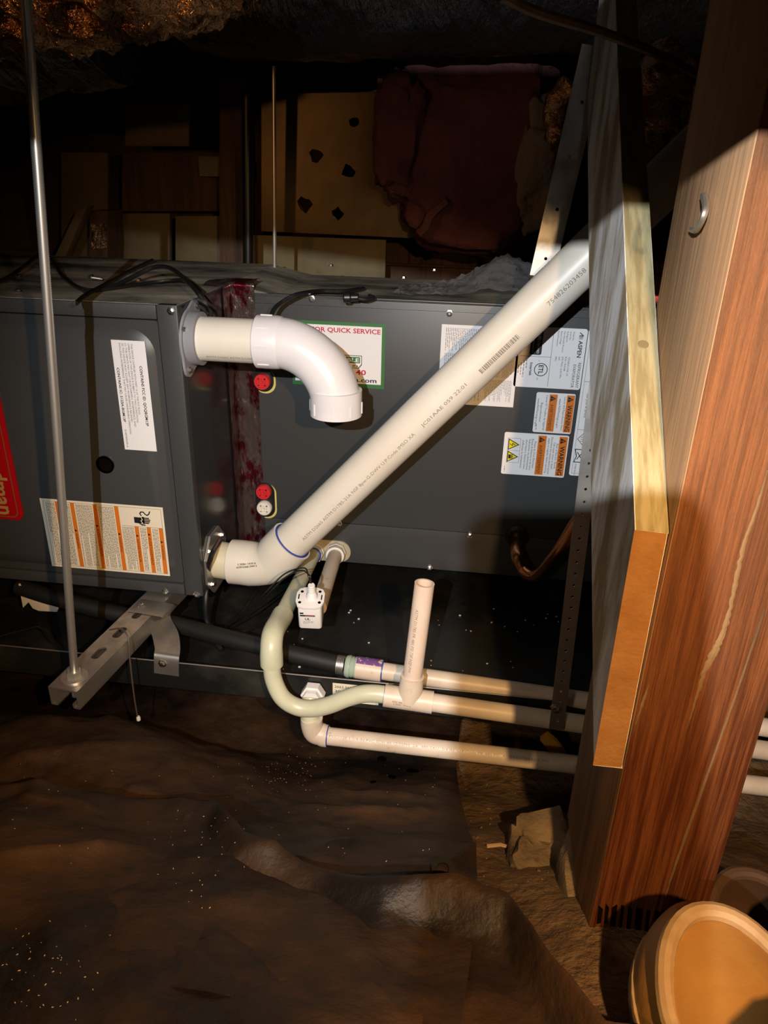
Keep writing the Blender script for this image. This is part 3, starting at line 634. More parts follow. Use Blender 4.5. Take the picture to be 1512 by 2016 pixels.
# ================================================================ FOIL TAPE at the inside corner
def tape_fn(u, v):
    # u across 0..1 (left on furnace end, right on coil face), v from top lap down
    L = 0.500*v
    a = -0.036+0.076*u
    if a < 0: x, y = XE+0.0016, YC+a
    else: x, y = XE+a+0.0016, YC-0.0015
    z = ZT+0.001-(L-0.045); 
    if L < 0.045: z = ZT+0.0025+0.002*math.sin(L*90); y += (0.045-L)*1.0; x = XE-0.03+0.070*u
    nn = noise.fractal(Vector((x*60+a*40, y*30, z*34)), .9, 2.1, 4)
    k = 0.0022*nn
    return V3(x+abs(k) if a < 0 else x, y-(abs(k) if a >= 0 else 0), z+(abs(k) if L < 0.045 else 0))
tp = MB().grid(tape_fn, 26, 150).build('foil_tape', redfoil, smooth=80, recalc=False)
tag(tp, 'crinkled red printed foil tape strip sealing furnace to coil cabinet', 'tape')

# ================================================================ INTAKE PIPE + ELBOW
ip = thing('intake_pipe', (PI_.x+.08, PI_.y, PI_.z-.03), 'short white vent pipe with elbow turned down above red cap', 'vent pipe')
Xc = onY(507, 665, PI_.y).x
MB().tube([PI_+V3(.001, 0, 0), V3(Xc+.03, PI_.y, PI_.z)], .0302, 40).build('pipe', pvc, ip)
# elbow: straight hub, 90 degree sweep, hub down
Xh = onY(545, 665, PI_.y).x; pe = onY(664, 812, PI_.y); Rb = pe.x-Xh
path = [V3(Xh-.002, PI_.y, PI_.z)]+[V3(Xh+Rb*math.sin(t), PI_.y-.006*t, PI_.z-Rb+Rb*math.cos(t)) for t in [math.pi/2*i/16 for i in range(1, 17)]]
zend = pe.z; path.append(V3(pe.x, path[-1].y, zend+.004))
el = MB().tube(path, .0345, 40, rs=[.0345]*len(path)).build('elbow', pvc_white, ip)
MB().lathe(V3(Xc, PI_.y, PI_.z), (1, 0, 0), [(0, .0352), (.001, .0362), (.029, .0362), (.034, .0352), (.036, .034)], 40).build('elbow_hub', pvc_white, el)
yy = path[-1].y
mb = MB(); mb.ring(V3(pe.x, yy, zend), (0, 0, 1), .0305, .0362, .036, 40); mb.build('elbow_hub', pvc_white, el)
for a in range(0, 360, 45):
    ca, sa = math.cos(math.radians(a)), math.sin(math.radians(a))
    Mr = frame((Xc+.006, PI_.y+.0362*ca, PI_.z+.0362*sa), (1, 0, 0), (0, -sa, ca))
    MB().box((0, -.0012, -.0012), (.016, .0012, .0012), M=Mr).build('rib', pvc_white, el)
    Mr = frame((pe.x+.0362*ca, yy+.0362*sa, zend+.004), (0, 0, 1), (-sa, ca, 0))
    MB().box((0, -.0012, -.0012), (.016, .0012, .0012), M=Mr).build('rib', pvc_white, el)
pipe_print('pipe_print', 'ASTM D2665 ASTM D1785', PI_, V3(Xc, PI_.y, PI_.z), .0302, .03, -.95, .004, ip, fit=.065, tops=V3(0, 0, 1))

# ================================================================ EXHAUST PIPE (long diagonal)
D0 = onY(572, 1068, 1.012); D1 = onY(1128, 533, 1.004); dd = (D1-D0).normalized()
ex = thing('exhaust_pipe', D0, 'long cream vent pipe rising diagonally from the lower flange to upper right', 'vent pipe')
Dend = D0+dd*0.98
MB().tube([D0-dd*.01, Dend], .0302, 44).build('pipe', pvc, ex)
pb = V3(onY(470, 1100, PE.y).x, PE.y, PE.z-.004)
MB().tube([PE+V3(.001, 0, 0), pb], .0300, 40).build('stub_pipe', mk('yellowed_pvc', (.62, .58, .42), .4), ex)
bend = onY(497, 1098, 1.014)
P0, P2 = V3(onY(456, 1102, 1.015).x, 1.015, PE.z-.002), D0+dd*.004
k0, k1 = P0+V3(.034, 0, -.001), P2-dd*.034
path = [P0, P0+V3(.017, 0, 0), k0]+[k0*(1-t)**2+((k0+k1)/2+V3(.010, 0, -.012))*2*t*(1-t)+k1*t*t for t in (.2, .4, .6, .8)]+[k1, P2-dd*.017, P2]
rs = [.0362, .0364, .0364]+[.0352]*4+[.0364, .0364, .0362]
e2 = MB().tube(path, .0362, 44, rs=rs).build('elbow', pvc_fit, ex)
MB().ring(P2, dd, .0301, .0334, .0012, 40).build('glue_line', blue, ex); MB().ring(P0-V3(.001, 0, 0), (1, 0, 0), .0300, .0334, .0012, 40).build('glue_line', blue, ex)
L0 = 0.03
pipe_print('pipe_print', 'ASTM D2665 ASTM D1785-21A NSF 8pw-G-DWV U.P.Code IMSO XA', D0, Dend, .0302, .035, -.42, .0052, ex, fit=.245, tops=V3(-1, 0, 1))
pipe_print('pipe_print', 'JC01AAE 059 22:01', D0, Dend, .0302, .295, -.42, .0052, ex, fit=.085, tops=V3(-1, 0, 1))
pipe_print('pipe_barcode', '', D0, Dend, .0302, .405, -.52, .0075, ex, bars=.068, tops=V3(-1, 0, 1))
pipe_print('pipe_print', '754826203458', D0, Dend, .0302, .525, -.40, .0062, ex, fit=.060, tops=V3(-1, 0, 1))
pipe_print('elbow_print', 'S 20261 14:32 6', V3(P0.x, PE.y, PE.z), k1+V3(.02, 0, .0), .0362, .025, -.25, .0030, ex, fit=.030, col=BLACK)
pipe_print('elbow_print', 'ASTM D2665 DWV 2', V3(P0.x, PE.y, PE.z), k1+V3(.02, 0, .0), .0362, .022, -.38, .0032, ex, fit=.034, col=BLACK)

# ================================================================ DRAIN PAN
YPF, ZPL, ZPB = 0.852, -0.665, -0.712
dp = thing('drain_pan', (-.4, 1.15, ZPB), 'black metal drain pan under furnace and coil cabinet', 'drain pan')
MB().box((-1.5, YPF, ZPB), (.30, 1.52, ZPB+.003)).build('pan_floor', pan_m, dp)
MB().box((-1.5, YPF-.002, ZPB), (.30, YPF, ZPL)).build('pan_wall', pan_m, dp); MB().box((-1.5, 1.52, ZPB), (.30, 1.522, ZPL)).build('pan_wall', pan_m, dp)
MB().box((.298, YPF, ZPB), (.30, 1.52, ZPL)).build('pan_wall', pan_m, dp); MB().box((-1.5, YPF, ZPB), (-1.498, 1.52, ZPL)).build('pan_wall', pan_m, dp)
MB().tube([(-1.5, YPF-.001, ZPL), (.30, YPF-.001, ZPL)], .0011, 8).build('rolled_edge', galv, dp)
a = onY(655, 1343, YPF-.002); b = onY(745, 1385, YPF-.002); s = Sticker((a.x, YPF-.002, a.z-.001), (1, 0, 0), (0, 0, 1)); s.base(b.x-a.x, .032, CREAM)
s.text('2663.36X60S', .003, -.008, .0045, BLACK, fit=.036); s.text('30 X 60', .003, -.016, .0045, BLACK, fit=.030); s.text('278', .003, -.024, .0045, BLACK, fit=.010); s.build('pan_label', dp, 'cream printed label on the pan front')
# ---------------------------------------------------------------- trap line
YT = 0.800
dA = thing('condensate_trap', onY(600, 1400, YT), 'cream condensate line with u-bend trap, tee and open riser', 'drain pipe')
rT = .0123
kA = onY(556, 1212, .905); fitting(DA0, kA, dA)
dirA = (kA-DA0).normalized()
MB().ring(DA0+dirA*.0255, dirA, .0122, .0150, .0035, 28).build('primer_ring', blue, dA)
MB().tube([DA0+dirA*.01, kA], .0127, 28).build('pipe', pvc_green, dA)
ec = onY(535, 1303, .812); b1, b2 = kA+dirA*.050, ec+V3(0, 0, .055)
bz = [kA*(1-t)**3+b1*3*t*(1-t)**2+b2*3*t*t*(1-t)+ec*t**3 for t in [k/12 for k in range(13)]]
MB().tube([kA-dirA*.003, kA-dirA*.0025]+bz+[ec+V3(0, 0, -.004), ec+V3(0, 0, -.0045)], .0156, 32, rs=[.0140, .0158]+[.0158]*2+[.0152]*9+[.0158]*3+[.0140]).build('elbow', pvc_green, dA)
up = [ec+V3(0, 0, .005), onY(538, 1335, .806), onY(555, 1372, YT), onY(583, 1391, YT), onY(614, 1395, YT), onY(648, 1388, YT), onY(684, 1374, YT), onY(716, 1366, YT), onY(745, 1366, YT), onY(775, 1371, YT)]
MB().tube(catmull(up, 7), .0121, 28).build('u_bend', pvc_green, dA)
ta, tb = onY(757, 1369, YT), onY(852, 1383, YT); td = (tb-ta).normalized()
MB().tube([ta, tb], .0152, 32).build('tee', pvc_dirty, dA)
tm = onY(806, 1376, YT); rt = onY(836, 1148, .812); rd = (rt-tm).normalized()
MB().lathe(tm, rd, [(0, .0165), (.018, .0165), (.022, .0158), (.037, .0158)], 30).build('tee_branch', pvc_dirty, dA)
mb = MB(); mb.ring(tm+rd*.02, rd, .0104, .0128, (rt-tm).length-.02, 32); rz = mb.build('riser', mk('pinkish_pvc', (.68, .57, .48), .4, col2=(.60, .48, .39), scale=12, col3=(.3, .2, .12), scale3=60, lo3=.68, hi3=.8), dA); rz['label'] = 'open topped riser pipe standing in the tee'
pipe_print('pipe_print', 'ASTM D1785 PR 480 PSI 73F NSF-PW', tm, rt, .0128, .048, -.55, .0042, dA, fit=.095, tops=V3(1, 0, 0))
MB().ring(ta-td*.0005, td, .0122, .0150, .0012, 28).build('glue_line', blue, dA)
tE = tb+(onY(1490, 1475, YT+.02)-tb)*1.25
MB().tube([tb-td*.002, tE], .0124, 26).build('drain_run', pvc_dirty, dA)
pipe_print('tee_print', '4701-005 SCH40', ta, tb, .0152, .012, -.52, .0026, dA, fit=.026, col=BLACK); pipe_print('tee_print', 'S 20261 14:00 B', ta, tb, .0152, .014, -.72, .0024, dA, fit=.023, col=BLACK)
# ---------------------------------------------------------------- second drain with float switch
dB = thing('overflow_drain', DB0+V3(0, -.15, -.07), 'short cream drain stub running to the white float switch', 'drain pipe')
kB = onY(627, 1196, .925); fitting(DB0, kB, dB); dirB = (kB-DB0).normalized()
MB().ring(DB0+dirB*.0255, dirB, .0122, .0162, .004, 28).build('bushing', switch_white, dB)
MB().tube([DB0+dirB*.01, kB], .0125, 26).build('pipe', pvc_dirty, dB)
fs_ = onY(611, 1176, .870)
sw = thing('float_switch', fs_, 'white boxy float switch with black wires on drain stub', 'switch')
up_, rt_ = V3(.03, -.22, .97).normalized(), V3(1, .1, -.01).normalized(); fw = up_.cross(rt_).normalized(); SW = 1.14
Ms = Matrix(((rt_.x, fw.x, up_.x, fs_.x), (rt_.y, fw.y, up_.y, fs_.y), (rt_.z, fw.z, up_.z, fs_.z), (0, 0, 0, 1))) @ Matrix.Scale(1.14, 4)
def T(x, y, z): return Ms @ Vector((x, y, z))
mb = MB(); mb.prism([T(x, y, -.004) for x, y in rrect(-.0175, -.0175, .0175, .0175, .010, 2)], up_*.0051); lid = mb.build('lid', switch_white, sw, bevel=.0008)
MB().prism([T(x, y, -.040) for x, y in rrect(-.0145, -.0145, .0145, .0145, .004, 3)], up_*.041).build('body', switch_white, sw, bevel=.0012)
MB().lathe(T(.002, 0, 0), up_, [(0, .0085), (.006, .0075), (.010, .0055), (.011, .0048), (.0125, .0052), (.014, .0046), (.0155, .0052), (.017, .0046), (.0185, .0052), (.020, .0046), (.022, .0052), (.024, .0045)], 18).build('stem', switch_white, lid)
for (x, y) in ((-.012, -.010), (.011, .010), (-.011, .009), (.012, -.009)):
    MB().lathe(T(x, y, .0004), up_, [(0, .0022), (.0006, .0022)], 12).build('lid_hole', dark, lid)
for (x, y) in ((-.014, 0), (.014, 0)): MB().box((x-.0007, y-.004, .0002), (x+.0007, y+.004, .0011), M=Ms).build('lid_slot', dark, lid)
MB().lathe(T(-.002, .013, -.010), fw, [(0, .004), (.004, .004), (.005, .003)], 14).build('latch_knob', switch_white, sw)
# label on the body front (side that faces the viewer)
s = Sticker(T(-.0135, -.01452, -.012), rt_, up_); vsign = 1
if (Ms.to_3x3() @ Vector((0, -1, 0))).dot(Vector((0, -1, 0))) < 0: s = Sticker(T(-.0135, .01452, -.012), rt_, up_)
s.rect(.002, 0, .007, -.003, BLACK); s.rect(.002, -.0045, .023, -.0075, BLACK); s.rect(.009, -.0052, .022, -.0068, (.4, .1, .1), 2); s.text('UL', .0125, -.0145, .0045, BLACK, align='C', bold=True)
s.lines(.006, -.0165, .021, -.022, 3, GREY); s.build('switch_label', sw)
w0 = T(.001, 0, .024)
for k in range(2):
    cable('wire', [w0+V3(.001*k, 0, 0), w0+V3(-.003+.002*k, 0, .012), onY(598-6*k, 1118+5*k, .885), onY(560, 1130+8*k, .90), onY(525+8*k, 1165, .92), onY(490, 1200+10*k, .95), onY(445, 1232+8*k, .985), onY(418, 1238, .99)], .0011, rubber, parent=sw)
# ---------------------------------------------------------------- furnace drain hose into pipe
YH = 0.872
dC = thing('furnace_drain_line', onY(700, 1317, YH), 'black drain hose clamped to cream pipe running along the pan edge', 'drain pipe')
hs = [onZ(38, 1156, -.640), onZ(110, 1178, -.645), onZ(230, 1208, -.655), onZ(330, 1226, -.66), onY(440, 1254, .91), onY(560, 1284, .885), onY(672, 1309, YH)]
MB().tube(catmull(hs, 6), .0130, 22).build('hose', rubber_dull, dC)
h0, h1 = onY(664, 1308, YH), onY(1500, 1431, YH-.02); hd = (h1-h0).normalized()
mb = MB()
for k in range(5): mb.ring(h0+hd*(.0022*k), hd, .0128, .0140, .0016, 24)
mb.build('hose_clamp', galv, dC); MB().box((-.004, -.004, -.004), (.004, .004, .004), M=Matrix.Translation(h0+hd*.005+V3(0, -.003, -.016))).build('clamp_screw', screwm, dC)
q0 = onY(681, 1311, YH)
MB().lathe(q0, hd, [(0, .0150), (.003, .0165), (.007, .0165), (.0075, .0148), (.010, .0158), (.012, .0146), (.0145, .0158), (.0165, .0146), (.018, .0155)], 24).build('threaded_adapter', thread_green, dC)
q1 = onY(702, 1314, YH); q2 = onY(752, 1321, YH)
MB().lathe(q1, hd, [(0, .0160), ((q2-q1).length, .0160)], 26).build('coupling', pvc_dirty, dC)
Mq = frame(q1, hd, V3(0, 0, 1)-hd*hd.z)
mb = MB(); n = 10
for i in range(n):
    a0, a1 = math.radians(58+85*i/n), math.radians(58+85*(i+1)/n); Lc = (q2-q1).length
    e = [Mq @ Vector((t, .0164*math.sin(a), .0164*math.cos(a))) for a, t in ((a0, .0003), (a1, .0003), (a1, Lc), (a0, Lc))]; mb.add(e, [(0, 1, 2, 3)])
mb.build('primer_stain', purple, dC, recalc=False)
MB().ring(q2, hd, .0124, .0158, .0016, 24).build('glue_line', blue, dC)
MB().tube([q2-hd*.003, h1+hd*.1], .0128, 26).build('pipe', pvc_dirty, dC)
# ---------------------------------------------------------------- pan drain
dD = thing('pan_drain_line', onY(615, 1440, .815), 'lowest cream pipe with elbow under the u-bend trap', 'drain pipe')
hx = onY(618, 1361, YPF-.004)
hx2 = V3(hx.x, .812, hx.z)
MB().lathe(hx, (0, -1, 0), [(0, .0175), (.012, .0175), (.0125, .014), (.020, .014)], 6).build('hex_fitting', switch_white, dD, smooth=20)
ex0 = onY(614, 1432, .815); ex1 = onY(645, 1449, .815); pe1 = onY(1496, 1547, .815); pd = (pe1-ex1).normalized()
MB().tube([hx+V3(0, -.022, .004), hx+V3(0, -.030, -.004), V3(hx.x, .815, hx.z-.02), V3(ex0.x, .815, ex0.z+.012)], .0125, 24).build('drop_pipe', pvc_green, dD)
MB().tube(catmull([V3(ex0.x, .815, ex0.z+.018), V3(ex0.x, .815, ex0.z+.006), V3(ex0.x+.004, .815, ex0.z-.008), V3(ex0.x+.014, .815, ex1.z+.002), ex1-pd*.006, ex1], 6), .0158, 30).build('elbow', pvc_dirty, dD)
MB().ring(ex1, pd, .0124, .0156, .0012, 26).build('glue_line', blue, dD)
MB().tube([ex1-pd*.004, pe1+pd*.1], .0128, 28).build('pipe', pvc_dirty, dD)
pipe_print('pipe_print', 'PVC1120 1 1/4 IN PVC SCH 40 12:55PM  2A  480-SAU  3/4 IN  U.P.Code PR 480 PSI  ASTM D1785 NSF-PW', ex1, pe1, .0128, .004, -.12, .0036, dD, fit=.31, tops=V3(0, 0, 1))

# ---------------------------------------------------------------- strut channel, hanger rod, bracket
ZS = -0.6175
sa = (onZ(92, 1345, ZS)+onZ(155, 1372, ZS))/2; sb = V3(-0.466, .955, ZS); sd = (sb-sa).normalized(); sl = (sb-sa).length+.42; sx = sd.cross(V3(0, 0, 1)).normalized()
st = thing('strut_channel', sa, 'slotted galvanized strut channel carrying the furnace front corner', 'strut')
Mst = frame(sa, sd, -sx)                      # x along, y left, z up
slots = []
for k in range(4):
    x0 = .018+.052*k if k == 0 else .052*k+.030
    if k == 0: continue
    slots.append(rrect(x0-.014, -.0062, x0+.014, .0062, .006, 4))
slots.append(circ(.020, 0, .0065, 14))
plate('channel_web', [(0, -.0212), (sl, -.0212), (sl, .0212), (0, .0212)], slots, .0024, Mst, galv, st)
for sgn in (-1, 1):
    y0 = sgn*.0212
    MB().box((0, min(y0, y0-sgn*.0024), -.026), (sl, max(y0, y0-sgn*.0024), -.0012), M=Mst).build('channel_side', galv, st)
    MB().box((0, min(y0, y0-sgn*.010), -.0275), (sl, max(y0, y0-sgn*.010), -.0255), M=Mst).build('channel_lip', galv, st)
    MB().box((0, min(y0-sgn*.010, y0-sgn*.0078), -.0275), (sl, max(y0-sgn*.010, y0-sgn*.0078), -.020), M=Mst).build('channel_lip', galv, st)
rb = Mst @ Vector((.026, 0, 0)); rtop = V3(-.400, rb.y, .30)
hr = thing('threaded_rod', rb, 'leaning threaded hanger rod in front of the furnace door', 'rod')
rdv = (rtop-rb).normalized(); nT = 420; prof = []
Lr = (rtop-rb).length
for i in range(nT*2+1): prof.append((-.03+(Lr+.03)*i/(nT*2), .0053 if i % 2 else .0047))
MB().lathe(rb, rdv, prof, 12).build('rod', galv_rod, hr, smooth=70)
MB().lathe(rb+V3(0, 0, .0014), (0, 0, 1), [(0, .017), (.0016, .017)], 28).build('washer', galv_rod, hr); MB().lathe(rb+V3(0, 0, .003), (0, 0, 1), [(0, .0098), (.008, .0098), (.009, .0085)], 6).build('nut', galv_rod, hr, smooth=20)
MB().lathe(rb+V3(0, 0, -.010), (0, 0, 1), [(0, .0098), (.008, .0098)], 6).build('nut', galv_rod, hr, smooth=20)
# strap bracket wrapped over the strut and screwed to the pan
bk = thing('strap_bracket', onY(320, 1290, YPF-.004), 'bent galvanized strap from the strut down to the pan edge', 'bracket')
m0 = Mst @ Vector((.205, .018, .0016)); m1 = Mst @ Vector((.205, -.022, .0016))
e0 = onY(322, 1236, .905); e1 = onY(334, 1278, .868); e2_ = onY(322, 1290, YPF-.003); e3 = onY(320, 1312, YPF-.003)
cen = [m0, m1+V3(.004, 0, 0), m1+V3(.016, .002, -.006), onY(315, 1222, .92), onY(326, 1250, .890), onY(330, 1278, .862), onY(328, 1296, YPF-.0035), V3(onY(326, 1312, YPF-.0035).x, YPF-.0035, ZPL-.022)]
cen = catmull(cen, 5); mb = MB(); vs = []; K = len(cen)
for i, p in enumerate(cen):
    t = i/(K-1); wv = (sd*(1-t)+V3(1, 0, .02)*t if t > .35 else sd).normalized()
    wv = (sd*(1-min(1, max(0, (t-.25)/.5)))+V3(1, 0, -.05)*min(1, max(0, (t-.25)/.5))).normalized()
    vs += [p-wv*.019, p+wv*.019]
up0 = V3(0, -.0006, .0008)
vs2 = [p+up0 for p in vs]
fs1 = [(2*i, 2*i+1, 2*i+3, 2*i+2) for i in range(K-1)]; n2 = len(vs)
mb.add(vs+vs2, fs1+[tuple(q+n2 for q in f[::-1]) for f in fs1]+[(2*i, 2*i+2, n2+2*i+2, n2+2*i) for i in range(K-1)]+[(2*i+1, n2+2*i+1, n2+2*i+3, 2*i+3) for i in range(K-1)])
mb.build('strap', galv, bk, smooth=60)
screw_head(bk, Mst @ Vector((.205, .006, .0026)), (0, 0, 1), .0042); screw_head(bk, onY(320, 1306, YPF-.005), (0, -1, 0), .0046); 
MB().lathe(onY(308, 1222, .921)+V3(0, -.003, .002), (0.5, -.7, .5), [(0, .003), (.0005, .003)], 12).build('strap_hole', dark, bk)

# cream plastic clip on the hose at left
cpz = onZ(40, 1160, -.645); mb = MB(); prof = []
pl_ = [(36, 1150), (45, 1197), (56, 1186), (64, 1198), (76, 1203), (112, 1205), (117, 1190), (112, 1175), (70, 1168)]
mb.prism([onY(x, y, cpz.y-.012) for x, y in pl_], (0, .004, 0))
cpl = mb.build('corner_clip', cream_plastic, bevel=.0008); tag(cpl, 'cream plastic scrap hanging under furnace bottom at left', 'plastic clip')

# ================================================================ HANGER STRAPS
def strap(name, pA, pB, wA, holes, mat, label, bolt=None):
    d = (pB-pA); L = d.length; d.normalize(); wv = V3(1, 0, 0)-d*d.x; wv.normalize()
    t = thing(name, pB, label, 'strap'); Mx = frame(pA, d, wv)
    plate('band', [(0, -wA/2), (L, -wA/2), (L, wA/2), (0, wA/2)], [circ(x, 0, .0017 if wA < .025 else .0022, 8) for x in holes if x < L-.004], .0010, Mx, mat, t)
    if bolt: screw_head(t, Mx @ Vector((bolt, 0, .0006)), Mx.to_3x3() @ Vector((0, 0, 1)) if (Mx.to_3x3() @ Vector((0, 0, 1))).y < 0 else -(Mx.to_3x3() @ Vector((0, 0, 1))), .0042, 'bolt')
    return t, Mx
sA, sB = onY(1185, 700, .800), onY(1095, 1436, .786)
dv = (sB-sA)
t_, mx_ = strap('hanger_strap', sA, sB, .019, [.012+.0155*i for i in range(60)], galv, 'thin perforated strap hanging in front of the drain pipes', bolt=None)
screw_head(t_, onY(1096, 1397, .783), (0, -1, 0), .0042, 'bolt'); screw_head(t_, onY(1091, 1392, .783), (0, -1, 0), .0036, 'bolt')
uA, uB = onY(1172, 90, 1.06), onY(1066, 545, 1.06)
strap('vent_strap', uA, uB, .032, [.06+.062*i for i in range(10)], galv, 'wide galvanized strap rising above the diagonal pipe')
# thin hanging rod at the back
tr = MB().tube([onY(539, 130, 1.42), onY(541, 527, 1.42)], .0035, 10).build('thin_rod', galv_rod); tag(tr, 'thin straight rod hanging behind the cabinets', 'rod')

# ================================================================ BOARD (diagonal knee brace) and POST
XP0, XP1, YP0, YP1, ZPO = .138, .228, .450, .606, -.622
kb = thing('knee_brace', (.128, .46, -.418), 'grey weathered diagonal brace board with sawn orange end against post', 'board')
sl_ = (.226)/(.264)
A_ = V3(0, .457, -.212); B_ = V3(0, .451, -.410); dU = V3(0, .77, .638).normalized()
xl, xrr = .1160, .1372
A2, B2 = A_+dU*.78, B_+dU*.78
prof = [A_, B_, B2, A2]
vs = [V3(xl, p.y, p.z) for p in prof]+[V3(xrr, p.y, p.z) for p in prof]
mb = MB(); mb.add(vs, [(0, 1, 2, 3)], 0); mb.add(vs, [(4, 7, 6, 5)], 0); mb.add(vs, [(0, 3, 7, 4)], 1); mb.add(vs, [(1, 0, 4, 5)], 2); mb.add(vs, [(2, 1, 5, 6), (3, 2, 6, 7)], 0)
# subdivide and weld
bd_ = mb.build('plank', [greywood, yellowwood, endgrain], kb, recalc=True)
bm = bmesh.new(); bm.from_mesh(bd_.data); bmesh.ops.remove_doubles(bm, verts=bm.verts, dist=1e-5)
bmesh.ops.bevel(bm, geom=list(bm.edges), offset=.0005, segments=2, affect='EDGES', profile=.5); bm.to_mesh(bd_.data); bm.free()
bd_.data.polygons.foreach_set('use_smooth', [False]*len(bd_.data.polygons))
MB().lathe(onX(1262, 578, 0)*0+V3(.127, 0, 0)+A_+dU*.155+V3(0, -.0003, .0003), dU.cross(V3(1, 0, 0))*(1 if dU.cross(V3(1, 0, 0)).z > 0 else -1), [(0, .004), (.0004, .0035)], 12).build('knot', mk('knot_wood', (.16, .12, .06), .7), kb)
po = thing('support_post', (.183, .52, ZPO), 'red brown square timber post with rotted foot at right', 'post')
nz = 60
def postgrid():
    mb = MB(); pr = rrect(XP0, YP0, XP1, YP1, .0018, 2); n = len(pr); zs = [ZPO+(.60-ZPO)*i/nz for i in range(nz+1)]; vs = []
    for z in zs:
        for (x, y) in pr:
            k = noise.fractal(Vector((x*30, y*30, z*3)), .9, 2, 3)*.0012
            vs.append(V3(x+k, y+k, z))
    fs = [(i*n+j, i*n+(j+1) % n, (i+1)*n+(j+1) % n, (i+1)*n+j) for i in range(nz) for j in range(n)]
    for f in fs:
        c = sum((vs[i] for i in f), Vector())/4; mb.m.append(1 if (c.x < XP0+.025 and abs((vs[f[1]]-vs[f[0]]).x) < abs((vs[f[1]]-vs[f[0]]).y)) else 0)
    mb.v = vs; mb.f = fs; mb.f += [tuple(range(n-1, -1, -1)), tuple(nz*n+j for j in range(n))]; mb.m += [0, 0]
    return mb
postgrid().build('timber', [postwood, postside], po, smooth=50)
# split lath strip standing proud on the front face
def sliver(pts, name, hgt, seed):                        # torn strip of pale wood: (px, py, half width in px) down its middle, ragged edges
    P = []
    for (x0, y0, w0), (x1, y1, w1) in zip(pts[:-1], pts[1:]):
        for k in range(7): t = k/7; P.append((x0+(x1-x0)*t, y0+(y1-y0)*t, w0+(w1-w0)*t))
    P.append(pts[-1]); vs = []; mb = MB()
    for i_, (x, y, w_) in enumerate(P):
        e = .55*noise.noise(V3(y*.11, seed, 0)); f = .55*noise.noise(V3(y*.13, seed+7, 0))
        a, b = onY(x-w_*(1+e), y, YP0+.0004), onY(x+w_*(1+f), y, YP0+.0004); h_ = hgt*(.6+.6*abs(noise.noise(V3(y*.05, seed, 3))))
        vs += [a, (a+b)/2+V3(0, -h_, 0), b]
    K = len(P); mb.add(vs, [(3*q+c, 3*q+c+1, 3*q+c+4, 3*q+c+3) for q in range(K-1) for c in (0, 1)])
    return mb.build(name, pale_splinter, po, smooth=25, recalc=False)
sliver([(1511, 925, 2), (1490, 1000, 5), (1466, 1065, 6), (1450, 1135, 7), (1438, 1195, 6), (1422, 1250, 9), (1402, 1290, 13), (1385, 1325, 8), (1372, 1370, 5), (1350, 1440, 1)], 'torn_streak', .0016, 1)
sliver([(1505, 1195, 1), (1466, 1315, 2.5), (1425, 1432, 3), (1370, 1590, 3.5), (1334, 1690, 3), (1310, 1762, 1.5)], 'split_sliver', .0030, 4)
sliver([(1278, 1345, 1), (1268, 1375, 5), (1256, 1410, 3), (1248, 1440, 1)], 'torn_streak', .0012, 6)
for i, (px, py, ww, hh) in enumerate([(1178, 1782, 8, 30), (1192, 1778, 6, 34), (1204, 1780, 10, 36), (1222, 1782, 5, 38), (1236, 1784, 7, 42), (1252, 1784, 12, 44), (1272, 1786, 6, 44), (1288, 1788, 12, 36), (1303, 1790, 7, 40), (1358, 1792, 6, 24), (1370, 1790, 4, 18)]):
    MB().prism([onY(px, py+random.uniform(-6, 4), YP0+.002), onY(px+ww, py+random.uniform(-6, 4), YP0+.002), onY(px+ww-4, py+hh+random.uniform(-6, 4), YP0+.002), onY(px-4, py+hh, YP0+.002)], (0, -.0035, 0)).build('rot_pit', dark, po)
# bent nail on the post side
nl = catmull([onX(1362, 452, XP0-.001), onX(1371, 452, XP0-.004), onX(1381, 435, XP0-.007), onX(1389, 410, XP0-.006), onX(1385, 385, XP0-.002)], 6)
o = MB().tube(nl, .0021, 8).build('bent_nail', galv, po)

# ================================================================ PIER, SHEETS, GROUND BITS
def rock(c, sx_, sy_, sz_, seed, nlat=14, nlon=22, amp=.25, flat=None):
    mb = MB(); vs = []
    for i in range(nlat+1):
        for j in range(nlon):
            th = math.pi*i/nlat; ph = 2*math.pi*j/nlon
            d = V3(math.sin(th)*math.cos(ph), math.sin(th)*math.sin(ph), math.cos(th))
            k = 1+amp*noise.fractal(d*1.6+V3(seed, seed*2, 0), .9, 2.1, 4)
            d = V3(*(math.copysign(abs(q)**.6, q) for q in d))
            z = c[2]+d.z*sz_*k
            if flat is not None: z = min(z, flat)
            vs.append(V3(c[0]+d.x*sx_*k, c[1]+d.y*sy_*k, z))
    fs = [(i*nlon+j, i*nlon+(j+1) % nlon, (i+1)*nlon+(j+1) % nlon, (i+1)*nlon+j) for i in range(nlat) for j in range(nlon)]
    return mb.add(vs, fs)
pr_ = rock((.200, .535, -.735), .080, .088, .135, 3, 22, 36, .15, flat=ZPO-.001).build('concrete_pier', concrete, smooth=50); tag(pr_, 'rough crumbling concrete pier under the timber post', 'pier')
ck = rock(onZ(1068, 1708, -.72)+V3(0, 0, -.012), .044, .052, .050, 9, 18, 28, .35).build('concrete_chunk', concrete, smooth=40); tag(ck, 'broken tan concrete chunk left of the post foot', 'rock')
